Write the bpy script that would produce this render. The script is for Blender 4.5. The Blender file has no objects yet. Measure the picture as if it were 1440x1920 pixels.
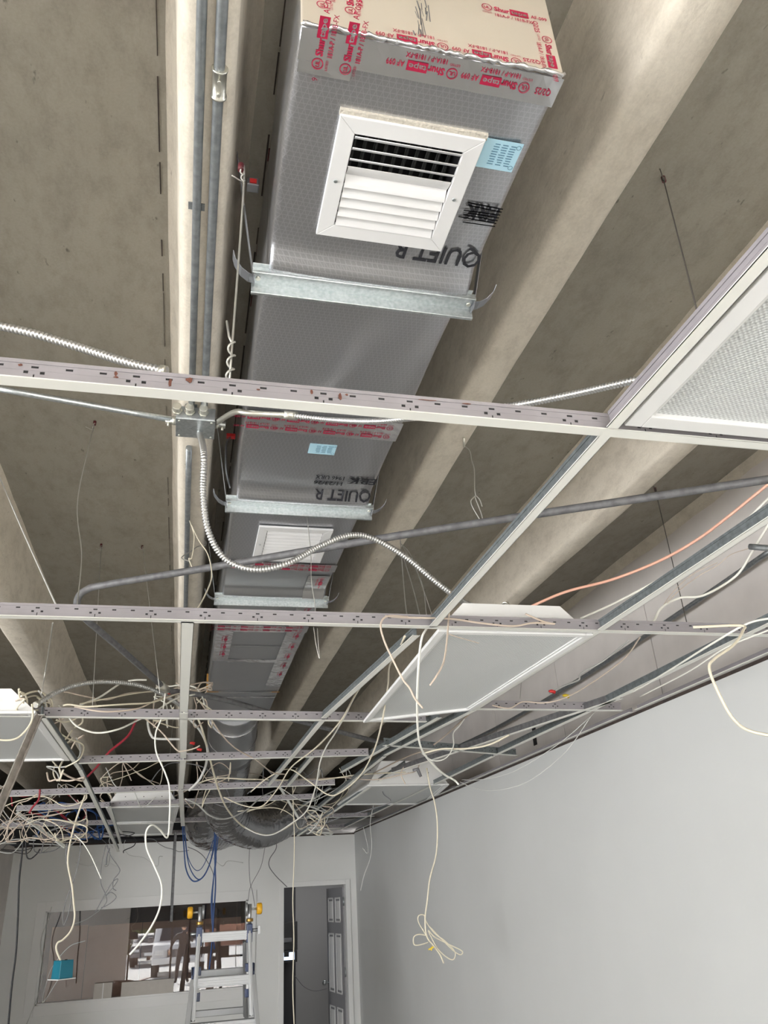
import bpy, bmesh, math, random
from math import sin, cos, pi, radians, sqrt, exp
from mathutils import Vector as V, Matrix
random.seed(7)
S = bpy.context.scene
COL = S.collection

# ------------------------------------------------------------------ camera
F0, PIT, ROL, YAW = 1449.63, 0.458808547, -0.0597173556, 0.25943687
CAM = V((0, 0, 1.9))
_f = V((sin(YAW)*cos(PIT), cos(YAW)*cos(PIT), sin(PIT)))
_r = V((cos(YAW), -sin(YAW), 0)); _u = _r.cross(_f)
RT = cos(ROL)*_r + sin(ROL)*_u
UP = -sin(ROL)*_r + cos(ROL)*_u
cd = bpy.data.cameras.new('camera'); cam = bpy.data.objects.new('camera', cd); COL.objects.link(cam)
cd.sensor_fit = 'VERTICAL'; cd.sensor_height = 24; cd.lens = F0/1920*24; cd.clip_start = .02; cd.clip_end = 300
cam.matrix_world = Matrix(((RT.x, UP.x, -_f.x, CAM.x), (RT.y, UP.y, -_f.y, CAM.y), (RT.z, UP.z, -_f.z, CAM.z), (0, 0, 0, 1)))
S.camera = cam

# ------------------------------------------------------------------ world, sun, exposure
S.view_settings.view_transform = 'Standard'; S.view_settings.look = 'None'
S.view_settings.gamma = 1; S.view_settings.use_curve_mapping = False
S.view_settings.exposure = 0.6
w = bpy.data.worlds.new('world'); S.world = w; w.use_nodes = True
wn = w.node_tree; wn.nodes.clear()
sk = wn.nodes.new('ShaderNodeTexSky'); sk.sky_type = 'HOSEK_WILKIE'; sk.turbidity = 6; sk.ground_albedo = .4
sk.sun_direction = V((-.18, -.74, .65)).normalized()
hs = wn.nodes.new('ShaderNodeHueSaturation'); hs.inputs['Saturation'].default_value = .35
bg = wn.nodes.new('ShaderNodeBackground'); bg.inputs['Strength'].default_value = 20
wo = wn.nodes.new('ShaderNodeOutputWorld')
wn.links.new(sk.outputs[0], hs.inputs['Color']); wn.links.new(hs.outputs[0], bg.inputs['Color']); wn.links.new(bg.outputs[0], wo.inputs[0])
sd = bpy.data.lights.new('sun', 'SUN'); sd.energy = 52.0; sd.angle = .01; sd.color = (1, .98, .95)
so = bpy.data.objects.new('sun', sd); COL.objects.link(so)
so.rotation_euler = V((-.18, -.74, .65)).to_track_quat('Z', 'Y').to_euler()
# daylight of the glazed shop front behind the photographer
FRONT_Y = -5.0
pd = bpy.data.lights.new('shopfront_portal', 'AREA'); pd.shape = 'RECTANGLE'; pd.size = 5.2; pd.size_y = 3.2; pd.cycles.is_portal = True
po = bpy.data.objects.new('shopfront_portal', pd); COL.objects.link(po)
po.location = (-.6, FRONT_Y+.05, 1.65); po.rotation_euler = (radians(90), 0, 0)
# unseen area lamp added left of the photographer for the light from the side
sl = bpy.data.lights.new('added_side_light', 'AREA'); sl.shape = 'RECTANGLE'; sl.size = 6.5; sl.size_y = 2.7
sl.energy = 540; sl.color = (.97, .985, 1.0)
slo = bpy.data.objects.new('added_side_light', sl); COL.objects.link(slo)
slo.location = (-6.9, -.6, 1.5); slo.rotation_euler = (radians(90), 0, radians(-90))
# unseen fill light added to brighten the office beyond the door
ol = bpy.data.lights.new('office_fill_light', 'AREA'); ol.size = .6; ol.energy = 11
olo = bpy.data.objects.new('office_fill_light', ol); COL.objects.link(olo); olo.location = (2.3, 11.8, 2.7)
S.cycles.max_bounces = 8; S.cycles.diffuse_bounces = 5; S.cycles.glossy_bounces = 4
S.cycles.sample_clamp_indirect = 6

# ------------------------------------------------------------------ pixel rays -> real planes
def ray(x, y): return (x-720)/F0*RT - (y-960)/F0*UP + _f
def at_z(x, y, z): d = ray(x, y); return CAM + d*((z-CAM.z)/d.z)
def at_y(x, y, Y): d = ray(x, y); return CAM + d*(Y/d.y)
def at_x(x, y, X): d = ray(x, y); return CAM + d*(X/d.x)
def P(p):                                   # (px, py, d): d > 0 is a distance down the room, d < 0 is minus a height
    return at_y(p[0], p[1], p[2]) if p[2] > 0 else at_z(p[0], p[1], -p[2])

# ------------------------------------------------------------------ materials
def nm(name):
    m = bpy.data.materials.new(name); m.use_nodes = True; t = m.node_tree
    return m, t, t.nodes['Principled BSDF']
def mat(name, col, rough=.5, metal=0, bump=0, scale=20, var=0, spec=.5, col2=None, detail=4, stretch=None):
    m, t, b = nm(name)
    b.inputs['Base Color'].default_value = (*col, 1); b.inputs['Roughness'].default_value = rough
    b.inputs['Metallic'].default_value = metal; b.inputs['Specular IOR Level'].default_value = spec
    if bump or var or col2:
        tc = t.nodes.new('ShaderNodeTexCoord'); mp = t.nodes.new('ShaderNodeMapping')
        if stretch: mp.inputs['Scale'].default_value = stretch
        n = t.nodes.new('ShaderNodeTexNoise'); n.inputs['Scale'].default_value = scale; n.inputs['Detail'].default_value = detail
        t.links.new(tc.outputs['Object'], mp.inputs[0]); t.links.new(mp.outputs[0], n.inputs['Vector'])
        if var or col2:
            c2 = col2 or tuple(c*(1-var) for c in col)
            r = t.nodes.new('ShaderNodeValToRGB'); r.color_ramp.elements[0].position = .35; r.color_ramp.elements[1].position = .65
            r.color_ramp.elements[0].color = (*c2, 1); r.color_ramp.elements[1].color = (*col, 1)
            t.links.new(n.outputs['Fac'], r.inputs[0]); t.links.new(r.outputs[0], b.inputs['Base Color'])
        if bump:
            bp = t.nodes.new('ShaderNodeBump'); bp.inputs['Strength'].default_value = bump; bp.inputs['Distance'].default_value = .01
            t.links.new(n.outputs['Fac'], bp.inputs['Height']); t.links.new(bp.outputs[0], b.inputs['Normal'])
    return m
def emis(name, col, s):
    m, t, b = nm(name); b.inputs['Base Color'].default_value = (*col, 1)
    b.inputs['Emission Color'].default_value = (*col, 1); b.inputs['Emission Strength'].default_value = s; return m

def concrete(name, c1, c2, spot=.5):
    m, t, b = nm(name); L = t.links; N = t.nodes.new
    tc = N('ShaderNodeTexCoord')
    def noise(sc, det, st=(1, 1, 1), rough=.6):
        mp = N('ShaderNodeMapping'); mp.inputs['Scale'].default_value = st; L.new(tc.outputs['Object'], mp.inputs[0])
        n = N('ShaderNodeTexNoise'); n.inputs['Scale'].default_value = sc; n.inputs['Detail'].default_value = det; n.inputs['Roughness'].default_value = rough
        L.new(mp.outputs[0], n.inputs['Vector']); return n.outputs['Fac']
    def ramp(f, a, ca, bb, cb):
        r = N('ShaderNodeValToRGB'); e = r.color_ramp.elements; e[0].position = a; e[0].color = (*ca, 1); e[1].position = bb; e[1].color = (*cb, 1)
        L.new(f, r.inputs[0]); return r.outputs[0]
    def mul(a, bb, f=1.0):
        x = N('ShaderNodeMix'); x.data_type = 'RGBA'; x.blend_type = 'MULTIPLY'; x.inputs[0].default_value = f
        L.new(a, x.inputs[6]); L.new(bb, x.inputs[7]); return x.outputs[2]
    big = ramp(noise(2.2, 6, (1, .8, 1)), .3, c1, .7, c2)
    mid = ramp(noise(16, 8, (1, .5, 1), .75), .33, (.80, .79, .78), .55, (1, 1, 1))
    pit = ramp(noise(38, 3, (1, .45, 1)), .24, (.22, .21, .2), .31, (1, 1, 1))
    pit2 = ramp(noise(9, 9, (1, .35, 1), .8), .27, (.45, .42, .38), .34, (1, 1, 1))
    fine = ramp(noise(140, 4), .3, (.9, .9, .9), .7, (1.0, 1.0, 1.0))
    c = mul(mul(mul(mul(big, mid), pit, spot), pit2, spot), fine)
    L.new(c, b.inputs['Base Color']); b.inputs['Roughness'].default_value = .8; b.inputs['Specular IOR Level'].default_value = .35
    bp = N('ShaderNodeBump'); bp.inputs['Strength'].default_value = .35; bp.inputs['Distance'].default_value = .004
    L.new(noise(30, 8, (1, .5, 1), .7), bp.inputs['Height']); L.new(bp.outputs[0], b.inputs['Normal'])
    return m

def foil(name, base, rough, scrim=True, wr=.25, nsc=9):
    m, t, b = nm(name); L = t.links; N = t.nodes.new
    b.inputs['Base Color'].default_value = (*base, 1); b.inputs['Metallic'].default_value = .92
    tc = N('ShaderNodeTexCoord')
    n = N('ShaderNodeTexNoise'); n.inputs['Scale'].default_value = 18; n.inputs['Detail'].default_value = 6; L.new(tc.outputs['Object'], n.inputs['Vector'])
    rr = N('ShaderNodeMapRange'); rr.inputs[3].default_value = rough-.03; rr.inputs[4].default_value = rough+.06
    L.new(n.outputs['Fac'], rr.inputs[0]); L.new(rr.outputs[0], b.inputs['Roughness'])
    bp = N('ShaderNodeBump'); bp.inputs['Strength'].default_value = wr; bp.inputs['Distance'].default_value = .006
    L.new(n.outputs['Fac'], bp.inputs['Height']); last = bp; n.inputs['Scale'].default_value = nsc; n.inputs['Detail'].default_value = 3
    if scrim:
        sep = N('ShaderNodeSeparateXYZ'); L.new(tc.outputs['Object'], sep.inputs[0])
        def ma(op, a, bv=None, c=None):
            x = N('ShaderNodeMath'); x.operation = op
            for k, q in enumerate((a, bv, c)):
                if q is None: continue
                if isinstance(q, (int, float)): x.inputs[k].default_value = q
                else: L.new(q, x.inputs[k])
            return x.outputs[0]
        X, Y, Z = sep.outputs
        XX = ma('ADD', X, ma('MULTIPLY', Z, 1.0))
        def line(fx, fy, p, th=.455):
            v = ma('ADD', ma('MULTIPLY', XX, fx/p), ma('MULTIPLY', Y, fy/p))
            return ma('GREATER_THAN', ma('ABSOLUTE', ma('SUBTRACT', ma('FRACT', v), .5)), th)
        l = ma('MAXIMUM', ma('MAXIMUM', line(1, .30, .0125), line(1, -.30, .0125)), line(0, 1, .0105, .43))
        b2 = N('ShaderNodeBump'); b2.inputs['Strength'].default_value = .3; b2.inputs['Distance'].default_value = .0008
        L.new(l, b2.inputs['Height']); L.new(bp.outputs[0], b2.inputs['Normal']); last = b2
        mx = N('ShaderNodeMix'); mx.data_type = 'RGBA'; mx.inputs[6].default_value = (*base, 1); mx.inputs[7].default_value = (*[min(1, c*1.22) for c in base], 1)
        L.new(l, mx.inputs[0]); L.new(mx.outputs[2], b.inputs['Base Color'])
    L.new(last.outputs[0], b.inputs['Normal'])
    return m

M = {}
M['slab'] = concrete('slab_concrete_shaded', (.275, .254, .214), (.32, .297, .252), .6)  # slab tone darkened for the shade of the bays between ribs
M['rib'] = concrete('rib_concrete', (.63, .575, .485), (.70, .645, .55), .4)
M['joint'] = mat('dark_joint_filler', (.05, .035, .03), .9, var=.5, scale=30)  # dark brown tone of joints and wall top edges
M['redpaint'] = mat('red_paint', (.12, .015, .02), .6, var=.4, scale=80)
M['foil'] = foil('scrim_foil', (.44, .445, .465), .30, True, .03)
M['foil_plain'] = foil('plain_foil', (.42, .43, .445), .34, False, .04)
M['tape'] = foil('foil_tape', (.66, .66, .67), .2, False, .5)
M['captape'] = foil('cap_foil_beige_reflection', (.78, .71, .60), .34, False, .4)  # beige of the reflected concrete put into the foil's base colour
M['captape'].node_tree.nodes['Principled BSDF'].inputs['Metallic'].default_value = .45
M['mylar'] = foil('crinkled_mylar', (.40, .40, .41), .12, False, 1.0, 26)
M['print_red'] = mat('tape_print_red', (.36, .006, .045), .45)
M['print_black'] = mat('print_black', (.015, .015, .02), .5)
M['lab_blue'] = mat('label_blue', (.42, .66, .78), .5)
M['lab_dark'] = mat('label_text', (.10, .22, .32), .5)
M['insul'] = mat('insulation_edge', (.62, .58, .5), .9, bump=.6, scale=200, var=.2)
M['galv'] = mat('galvanised_steel', (.56, .59, .60), .36, .9, bump=.08, scale=110, col2=(.42, .46, .47))
M['galv_dark'] = mat('weathered_conduit_steel', (.33, .35, .36), .42, .7, bump=.1, scale=50, col2=(.24, .26, .27))
M['dark_emt'] = mat('dusty_dark_conduit', (.16, .16, .165), .6, .3, var=.35, scale=40)
M['strap'] = mat('hanger_strap', (.28, .29, .31), .45, .8)
M['flexsteel'] = mat('armoured_conduit_steel', (.56, .56, .55), .38, .9)
M['diecast'] = mat('diecast_zinc', (.62, .61, .54), .35, .85, bump=.1, scale=80)
M['wire'] = mat('hanger_wire', (.42, .41, .38), .45, .7)
M['darkwire'] = mat('dark_hanger_wire', (.10, .09, .08), .6, .4)
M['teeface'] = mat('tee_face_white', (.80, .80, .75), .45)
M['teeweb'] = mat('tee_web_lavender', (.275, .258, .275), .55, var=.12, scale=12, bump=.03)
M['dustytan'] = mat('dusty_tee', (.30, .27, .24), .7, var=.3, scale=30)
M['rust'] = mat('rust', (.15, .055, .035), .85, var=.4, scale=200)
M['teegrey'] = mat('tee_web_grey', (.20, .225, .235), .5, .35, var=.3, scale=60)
M['white'] = mat('white_enamel', (.80, .80, .79), .4)
M['grille'] = mat('grille_white', (.78, .78, .78), .42)
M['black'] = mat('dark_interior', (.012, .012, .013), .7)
M['vane'] = mat('inner_vane_grey', (.10, .10, .10), .5, .3)
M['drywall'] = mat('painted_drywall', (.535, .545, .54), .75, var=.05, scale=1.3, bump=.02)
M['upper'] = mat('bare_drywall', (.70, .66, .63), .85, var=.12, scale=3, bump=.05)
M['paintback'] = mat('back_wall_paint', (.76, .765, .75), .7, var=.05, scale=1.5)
M['trim'] = mat('trim_paint', (.76, .76, .75), .5)
M['floor'] = mat('floor_concrete', (.50, .485, .455), .6, var=.15, scale=3)
M['cream'] = mat('cable_cream', (.72, .66, .52), .45)
M['whitecab'] = mat('cable_white', (.80, .79, .72), .42)
M['pink'] = mat('cable_salmon', (.80, .44, .33), .5)
M['tan'] = mat('cable_tan', (.55, .46, .38), .5)
M['greycab'] = mat('cable_grey', (.17, .17, .18), .5)
M['ltgrey'] = mat('cable_light_grey', (.55, .55, .53), .5)
M['blackcab'] = mat('cable_black', (.012, .012, .016), .45)
M['bluecab'] = mat('cable_blue', (.015, .06, .20), .45)
M['redcab'] = mat('cable_red', (.28, .015, .03), .5)
M['redcap'] = mat('red_wire_nut', (.6, .03, .03), .4)
M['yellow'] = mat('yellow_wire_nut', (.75, .55, .03), .4)
M['aqua'] = mat('aqua_plastic', (.008, .15, .22), .4)
M['alum'] = mat('ladder_aluminium', (.46, .47, .48), .42, .8, bump=.04, scale=90)
M['navy'] = mat('navy_plastic', (.015, .035, .11), .35)
M['wheel'] = mat('yellow_wheel', (.80, .42, .02), .4)
M['brass'] = mat('brass_knob', (.45, .27, .08), .3, .9)
M['cardboard'] = mat('brown_board', (.26, .165, .13), .8, var=.08, scale=3)
M['box'] = mat('pale_carton', (.50, .47, .43), .8, var=.05)
M['door'] = mat('door_paint', (.30, .30, .31), .45)
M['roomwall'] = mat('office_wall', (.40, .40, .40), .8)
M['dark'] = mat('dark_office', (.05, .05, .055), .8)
M['darkobj'] = mat('black_equipment', (.02, .02, .022), .5)
M['screen'] = emis('screen_glow', (.62, .74, .92), 1.1)
M['asphalt'] = mat('asphalt', (.60, .59, .57), .9, var=.12, scale=2)
M['linepaint'] = mat('parking_line', (.75, .50, .10), .7)
M['carwhite'] = mat('car_paint_white', (.82, .82, .82), .25)
M['cardark'] = mat('car_paint_grey', (.10, .10, .11), .3)
M['carglass'] = mat('car_window', (.03, .04, .05), .08)
M['tyre'] = mat('tyre', (.02, .02, .02), .8)
M['leaf'] = mat('shrub_green', (.12, .16, .05), .8, var=.6, scale=6)
M['brick'] = mat('far_brick', (.45, .22, .15), .8, var=.2)
M['skin'] = mat('skin', (.45, .27, .19), .6)
M['cloth'] = mat('dark_clothing', (.035, .03, .03), .9)
M['cloth2'] = mat('dark_trousers', (.03, .03, .035), .9)
M['tint'] = mat('tinted_glass_panel', (.10, .09, .085), .3)
M['sign'] = mat('storefront_frame', (.06, .055, .05), .5)

def lens_mat():
    m, t, b = nm('prismatic_lens'); L = t.links; N = t.nodes.new
    b.inputs['Base Color'].default_value = (.64, .66, .655, 1); b.inputs['Roughness'].default_value = .33
    tc = N('ShaderNodeTexCoord'); mp = N('ShaderNodeMapping'); mp.inputs['Rotation'].default_value = (0, 0, radians(45)); mp.inputs['Scale'].default_value = (145, 145, 0)
    L.new(tc.outputs['Object'], mp.inputs[0])
    sp = N('ShaderNodeSeparateXYZ'); L.new(mp.outputs[0], sp.inputs[0])
    def s(o):
        a = N('ShaderNodeMath'); a.operation = 'MULTIPLY'; a.inputs[1].default_value = pi*2; L.new(o, a.inputs[0])
        c = N('ShaderNodeMath'); c.operation = 'SINE'; L.new(a.outputs[0], c.inputs[0]); return c.outputs[0]
    a = N('ShaderNodeMath'); a.operation = 'ADD'; L.new(s(sp.outputs[0]), a.inputs[0]); L.new(s(sp.outputs[1]), a.inputs[1])
    r = N('ShaderNodeMapRange'); r.inputs[1].default_value = -2; r.inputs[2].default_value = 2; r.inputs[3].default_value = 0; r.inputs[4].default_value = 1
    L.new(a.outputs[0], r.inputs[0])
    bp = N('ShaderNodeBump'); bp.inputs['Strength'].default_value = .8; bp.inputs['Distance'].default_value = .0016
    L.new(r.outputs[0], bp.inputs['Height']); L.new(bp.outputs[0], b.inputs['Normal'])
    mx = N('ShaderNodeMix'); mx.data_type = 'RGBA'; mx.inputs[6].default_value = (.40, .41, .41, 1); mx.inputs[7].default_value = (.74, .76, .75, 1)
    L.new(r.outputs[0], mx.inputs[0]); L.new(mx.outputs[2], b.inputs['Base Color'])
    return m
M['lens'] = lens_mat()
def glass_mat():
    m, t, b = nm('window_glass'); L = t.links; N = t.nodes.new
    t.nodes.remove(b); o = [n for n in t.nodes if n.type == 'OUTPUT_MATERIAL'][0]
    g = N('ShaderNodeBsdfGlossy'); g.inputs['Roughness'].default_value = .0; g.inputs['Color'].default_value = (1, 1, 1, 1)
    tr = N('ShaderNodeBsdfTransparent'); tr.inputs[0].default_value = (.86, .88, .87, 1)
    fr = N('ShaderNodeFresnel'); fr.inputs[0].default_value = 1.9
    mx = N('ShaderNodeMixShader'); L.new(fr.outputs[0], mx.inputs[0]); L.new(tr.outputs[0], mx.inputs[1]); L.new(g.outputs[0], mx.inputs[2]); L.new(mx.outputs[0], o.inputs[0])
    return m
M['glass'] = glass_mat()

# ------------------------------------------------------------------ mesh builder
class MB:
    def __init__(s): s.v = []; s.f = []; s.smooth = []
    def add(s, vs, fs, sm=False):
        b = len(s.v); s.v += [V(p) for p in vs]; s.f += [[b+i for i in f] for f in fs]; s.smooth += [sm]*len(fs); return s
    def box(s, lo, hi):
        x0, y0, z0 = lo; x1, y1, z1 = hi
        return s.add([(x0, y0, z0), (x1, y0, z0), (x1, y1, z0), (x0, y1, z0), (x0, y0, z1), (x1, y0, z1), (x1, y1, z1), (x0, y1, z1)],
                     [(0, 3, 2, 1), (4, 5, 6, 7), (0, 1, 5, 4), (1, 2, 6, 5), (2, 3, 7, 6), (3, 0, 4, 7)])
    def obox(s, o, ax, ay, az):             # corner + three edge vectors
        o = V(o); ax = V(ax); ay = V(ay); az = V(az)
        c = [o, o+ax, o+ax+ay, o+ay, o+az, o+ax+az, o+ax+ay+az, o+ay+az]
        return s.add(c, [(0, 3, 2, 1), (4, 5, 6, 7), (0, 1, 5, 4), (1, 2, 6, 5), (2, 3, 7, 6), (3, 0, 4, 7)])
    def quad(s, a, b, c, d): return s.add([a, b, c, d], [(0, 1, 2, 3)])
    def bar(s, a, b, w, h, up=(0, 0, 1)):
        a = V(a); b = V(b); d = (b-a).normalized(); x = d.cross(V(up)); x = x.normalized() if x.length > 1e-5 else V((1, 0, 0)); z = x.cross(d)
        return s.obox(a-x*w/2-z*h/2, b-a, x*w, z*h)
    def tube(s, pts, r, n=6, caps=True):
        pts = [V(p) for p in pts]; k = len(pts)
        rs = r if isinstance(r, (list, tuple)) else [r]*k
        t = [(pts[min(i+1, k-1)]-pts[max(i-1, 0)]).normalized() for i in range(k)]
        ref = V((0, 0, 1)) if abs(t[0].z) < .9 else V((1, 0, 0))
        nx = t[0].cross(ref).normalized(); vs = []
        for i in range(k):
            nx = (nx-t[i]*nx.dot(t[i])).normalized(); ny = t[i].cross(nx)
            for j in range(n):
                a = 2*pi*j/n; vs.append(pts[i]+(nx*cos(a)+ny*sin(a))*rs[i])
        fs = [(i*n+j, i*n+(j+1) % n, (i+1)*n+(j+1) % n, (i+1)*n+j) for i in range(k-1) for j in range(n)]
        s.add(vs, fs, True)
        if caps: b = len(s.v)-k*n; s.f += [[b+j for j in range(n)][::-1], [b+(k-1)*n+j for j in range(n)]]; s.smooth += [False, False]
        return s
    def cyl(s, a, b, r, n=16): return s.tube([a, b], r, n)
    def prism(s, poly, vec):                # polygon (3-D points) pushed along vec
        n = len(poly); vec = V(vec)
        return s.add([V(p) for p in poly]+[V(p)+vec for p in poly], [list(range(n))[::-1], [n+i for i in range(n)]]+[(i, (i+1) % n, n+(i+1) % n, n+i) for i in range(n)])
    def ico(s, c, r, sub=2, sc=(1, 1, 1), jit=0):
        bm = bmesh.new(); bmesh.ops.create_icosphere(bm, subdivisions=sub, radius=1)
        vs = []
        for v in bm.verts:
            k = 1+random.uniform(-jit, jit); vs.append((c[0]+v.co.x*r*sc[0]*k, c[1]+v.co.y*r*sc[1]*k, c[2]+v.co.z*r*sc[2]*k))
        s.add(vs, [[q.index for q in f.verts] for f in bm.faces], jit == 0); bm.free(); return s
    def build(s, name, m, parent=None, kind=None, mods=()):
        base = parent_loc(parent) if parent else (s.v[0].copy() if s.v else V((0, 0, 0)))
        if kind == 'structure' and not parent: base = V((0, 0, 0))
        me = bpy.data.meshes.new(name); me.from_pydata([tuple(p-base) for p in s.v], [], s.f)
        me.polygons.foreach_set('use_smooth', s.smooth); me.materials.append(M[m] if isinstance(m, str) else m); me.update()
        o = bpy.data.objects.new(name, me); COL.objects.link(o)
        if parent: o.parent = parent
        else: o.location = base
        if kind: o['kind'] = kind
        return o
def parent_loc(p):
    l = V((0, 0, 0))
    while p: l += p.location; p = p.parent
    return l
def bevel(o, wd=.002, seg=2):
    m = o.modifiers.new('bevel', 'BEVEL'); m.width = wd; m.segments = seg; m.limit_method = 'ANGLE'; return o
def tag(o, label, cat, group=None):
    o['label'] = label; o['category'] = cat
    if group: o['group'] = group
    return o
def thing(name, label, cat, loc=(0, 0, 0), group=None):
    o = bpy.data.objects.new(name, None); COL.objects.link(o); o.location = loc; o.empty_display_size = .05
    return tag(o, label, cat, group)
def spline(pts, sub=6):
    pts = [V(p) for p in pts]
    if len(pts) < 3: return [pts[0].lerp(pts[-1], i/4) for i in range(5)]
    out = []; q = [2*pts[0]-pts[1]]+pts+[2*pts[-1]-pts[-2]]
    for i in range(1, len(q)-2):
        a, b, c, d = q[i-1:i+3]
        for k in range(sub):
            u = k/sub; out.append(.5*((2*b)+(c-a)*u+(2*a-5*b+4*c-d)*u*u+(3*b-a-3*c+d)*u**3))
    out.append(pts[-1]); return out

# text -> flat mesh, cached
_tx = {}
def text_mesh(s, bold=.0):
    if (s, bold) in _tx: return _tx[(s, bold)]
    cu = bpy.data.curves.new('lettering', 'FONT'); cu.body = s; cu.size = 1; cu.resolution_u = 2; cu.offset = bold
    ob = bpy.data.objects.new('lettering', cu); COL.objects.link(ob)
    me = ob.to_mesh(); vs = [v.co.copy() for v in me.vertices]; fs = [list(p.vertices) for p in me.polygons]
    ob.to_mesh_clear(); bpy.data.objects.remove(ob); bpy.data.curves.remove(cu)
    x0 = min(v.x for v in vs); x1 = max(v.x for v in vs)
    vs = [V((v.x-x0, v.y, 0)) for v in vs]
    _tx[(s, bold)] = (vs, fs, x1-x0); return _tx[(s, bold)]
def put_text(mb, s, o, dx, up, h, bold=.0, width=None, clip=None):
    vs, fs, wd = text_mesh(s, bold); k = h/.70; kx = (width/wd) if width else k
    o = V(o); dx = V(dx); up = V(up)
    mb.add([o+dx*v.x*kx+up*v.y*k for v in vs], fs); return wd*kx
def ring(mb, c, dx, up, r, t, n=20):
    c = V(c); dx = V(dx); up = V(up); vs = []
    for i in range(n):
        a = 2*pi*i/n; d = dx*cos(a)+up*sin(a); vs += [c+d*r, c+d*(r-t)]
    mb.add(vs, [(2*i, 2*((i+1) % n), 2*((i+1) % n)+1, 2*i+1) for i in range(n)])

# ================================================================== SETTING
GZ = 2.64                                  # height of the hung ceiling grid
SLAB, RIBZ = 3.65, 3.31                    # slab underside, rib underside
RX, UX, LX, BY = 2.12, 2.50, -1.87, 10.4   # painted right wall, bare wall behind it, left wall, back wall
floor = MB().box((-7.2, FRONT_Y-.2, -.1), (4, 16, 0)).build('floor', 'floor', kind='structure')
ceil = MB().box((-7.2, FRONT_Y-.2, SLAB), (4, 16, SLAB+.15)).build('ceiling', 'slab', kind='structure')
RIBS = [(-7.18, -7.06), (-6.3, -6.18), (-5.43, -5.31), (-4.56, -4.44), (-3.69, -3.57), (-2.82, -2.70), (-1.93, -1.81), (-1.03, -.905), (-.085, .02), (.785, .905), (1.655, 1.765), (2.54, 2.66)]
for a, b in RIBS:                          # tapered concrete joists with rounded lower corners and a fillet at the slab
    prof = [(a-.055, SLAB+.01), (a-.035, SLAB-.03), (a-.022, SLAB-.08), (a-.002, RIBZ+.022), (a+.004, RIBZ+.008), (a+.018, RIBZ),
            (b-.018, RIBZ), (b-.004, RIBZ+.008), (b+.002, RIBZ+.022), (b+.022, SLAB-.08), (b+.035, SLAB-.03), (b+.055, SLAB+.01)]
    n = len(prof); ys = [FRONT_Y-.2+i*(16-FRONT_Y+.2)/70 for i in range(71)]; vs = []
    for y in ys:
        for i, (x, z) in enumerate(prof):
            jx = .003*sin(y*3.1+i+a*7)+.002*sin(y*9+2*i); vs.append((x+jx, y, z+.0025*sin(y*4+i*1.7+a)))
    mb = MB().add(vs, [(k*n+i, (k+1)*n+i, (k+1)*n+i+1, k*n+i+1) for k in range(70) for i in range(n-1)], True)
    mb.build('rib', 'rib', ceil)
# joint lines between the precast slabs
for x, wd in ((.115, .004), (-.155, .0012)):
    mb = MB()
    y = .4
    while y < 9:
        l = random.uniform(.05, .3); mb.box((x+random.uniform(-.002, .002)-wd/2, y, SLAB-.003), (x+wd/2, y+l, SLAB+.001)); y += l+random.uniform(0, .12 if wd > .003 else .5)
    mb.build('joint_line', 'joint', ceil)['kind'] = 'stuff'
mb = MB()
for i in range(9): mb.box((.118+random.uniform(-.004, .002), .55+i*.28, SLAB-.004), (.124+random.uniform(0, .006), .55+i*.28+random.uniform(.03, .12), SLAB))
o = mb.build('red_paint_smear', 'redpaint', ceil); o['kind'] = 'stuff'

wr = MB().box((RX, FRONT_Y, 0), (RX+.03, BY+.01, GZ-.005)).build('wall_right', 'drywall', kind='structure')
MB().box((RX-.002, .2, GZ-.020), (RX+.004, BY, GZ-.006)).build('top_edge', 'joint', wr)
# bare plasterboard beyond the painted wall, sheet by sheet
ub = MB().box((UX+.012, FRONT_Y, 0), (UX+.1, 16, SLAB)).build('wall_plenum', 'upper', kind='structure')
y = -4.8
while y < 13:
    MB().box((UX, y+.004, 1.5), (UX+.0125, y+1.216, RIBZ+.02)).build('panel', 'upper', ub); y += 1.22
for p in ((1000, 1360), (1003, 1388)):
    c = at_x(*p, UX-.002); MB().box((UX-.004, c.y-.03, c.z-.035), (UX-.001, c.y+.03, c.z+.03)).build('outlet_hole', 'black', ub)
# left wall
MB().box((LX-.12, 8.5, 0), (LX, BY, 2.62)).build('wall_left', 'upper', kind='structure')
MB().box((-7.2, FRONT_Y, 0), (-7.0, 16, SLAB)).build('wall_plenum_left', 'upper', kind='structure')
MB().box((-7.2, 15.0, 0), (4, 15.1, SLAB)).build('wall_far', 'dark', kind='structure')

# back wall with a window and a door opening
WX0, WX1, WZ0, WZ1 = -1.445, .80, 1.03, 1.932
DX0, DX1, DZ = 1.228, 1.985, 2.04
mb = MB(); T = .12
def wbox(x0, x1, z0, z1): mb.box((x0, BY, z0), (x1, BY+T, z1))
wbox(LX-.1, WX0, 0, 2.615); wbox(WX0, WX1, 0, WZ0); wbox(WX0, WX1, WZ1, 2.615); wbox(WX1, DX0, 0, 2.615); wbox(DX0, DX1, DZ, 2.615); wbox(DX1, RX+.01, 0, 2.615)
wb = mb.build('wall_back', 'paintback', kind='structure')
MB().box((LX-.1, BY-.004, 2.607), (RX, BY+T, 2.621)).build('top_edge', 'joint', wb)
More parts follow.
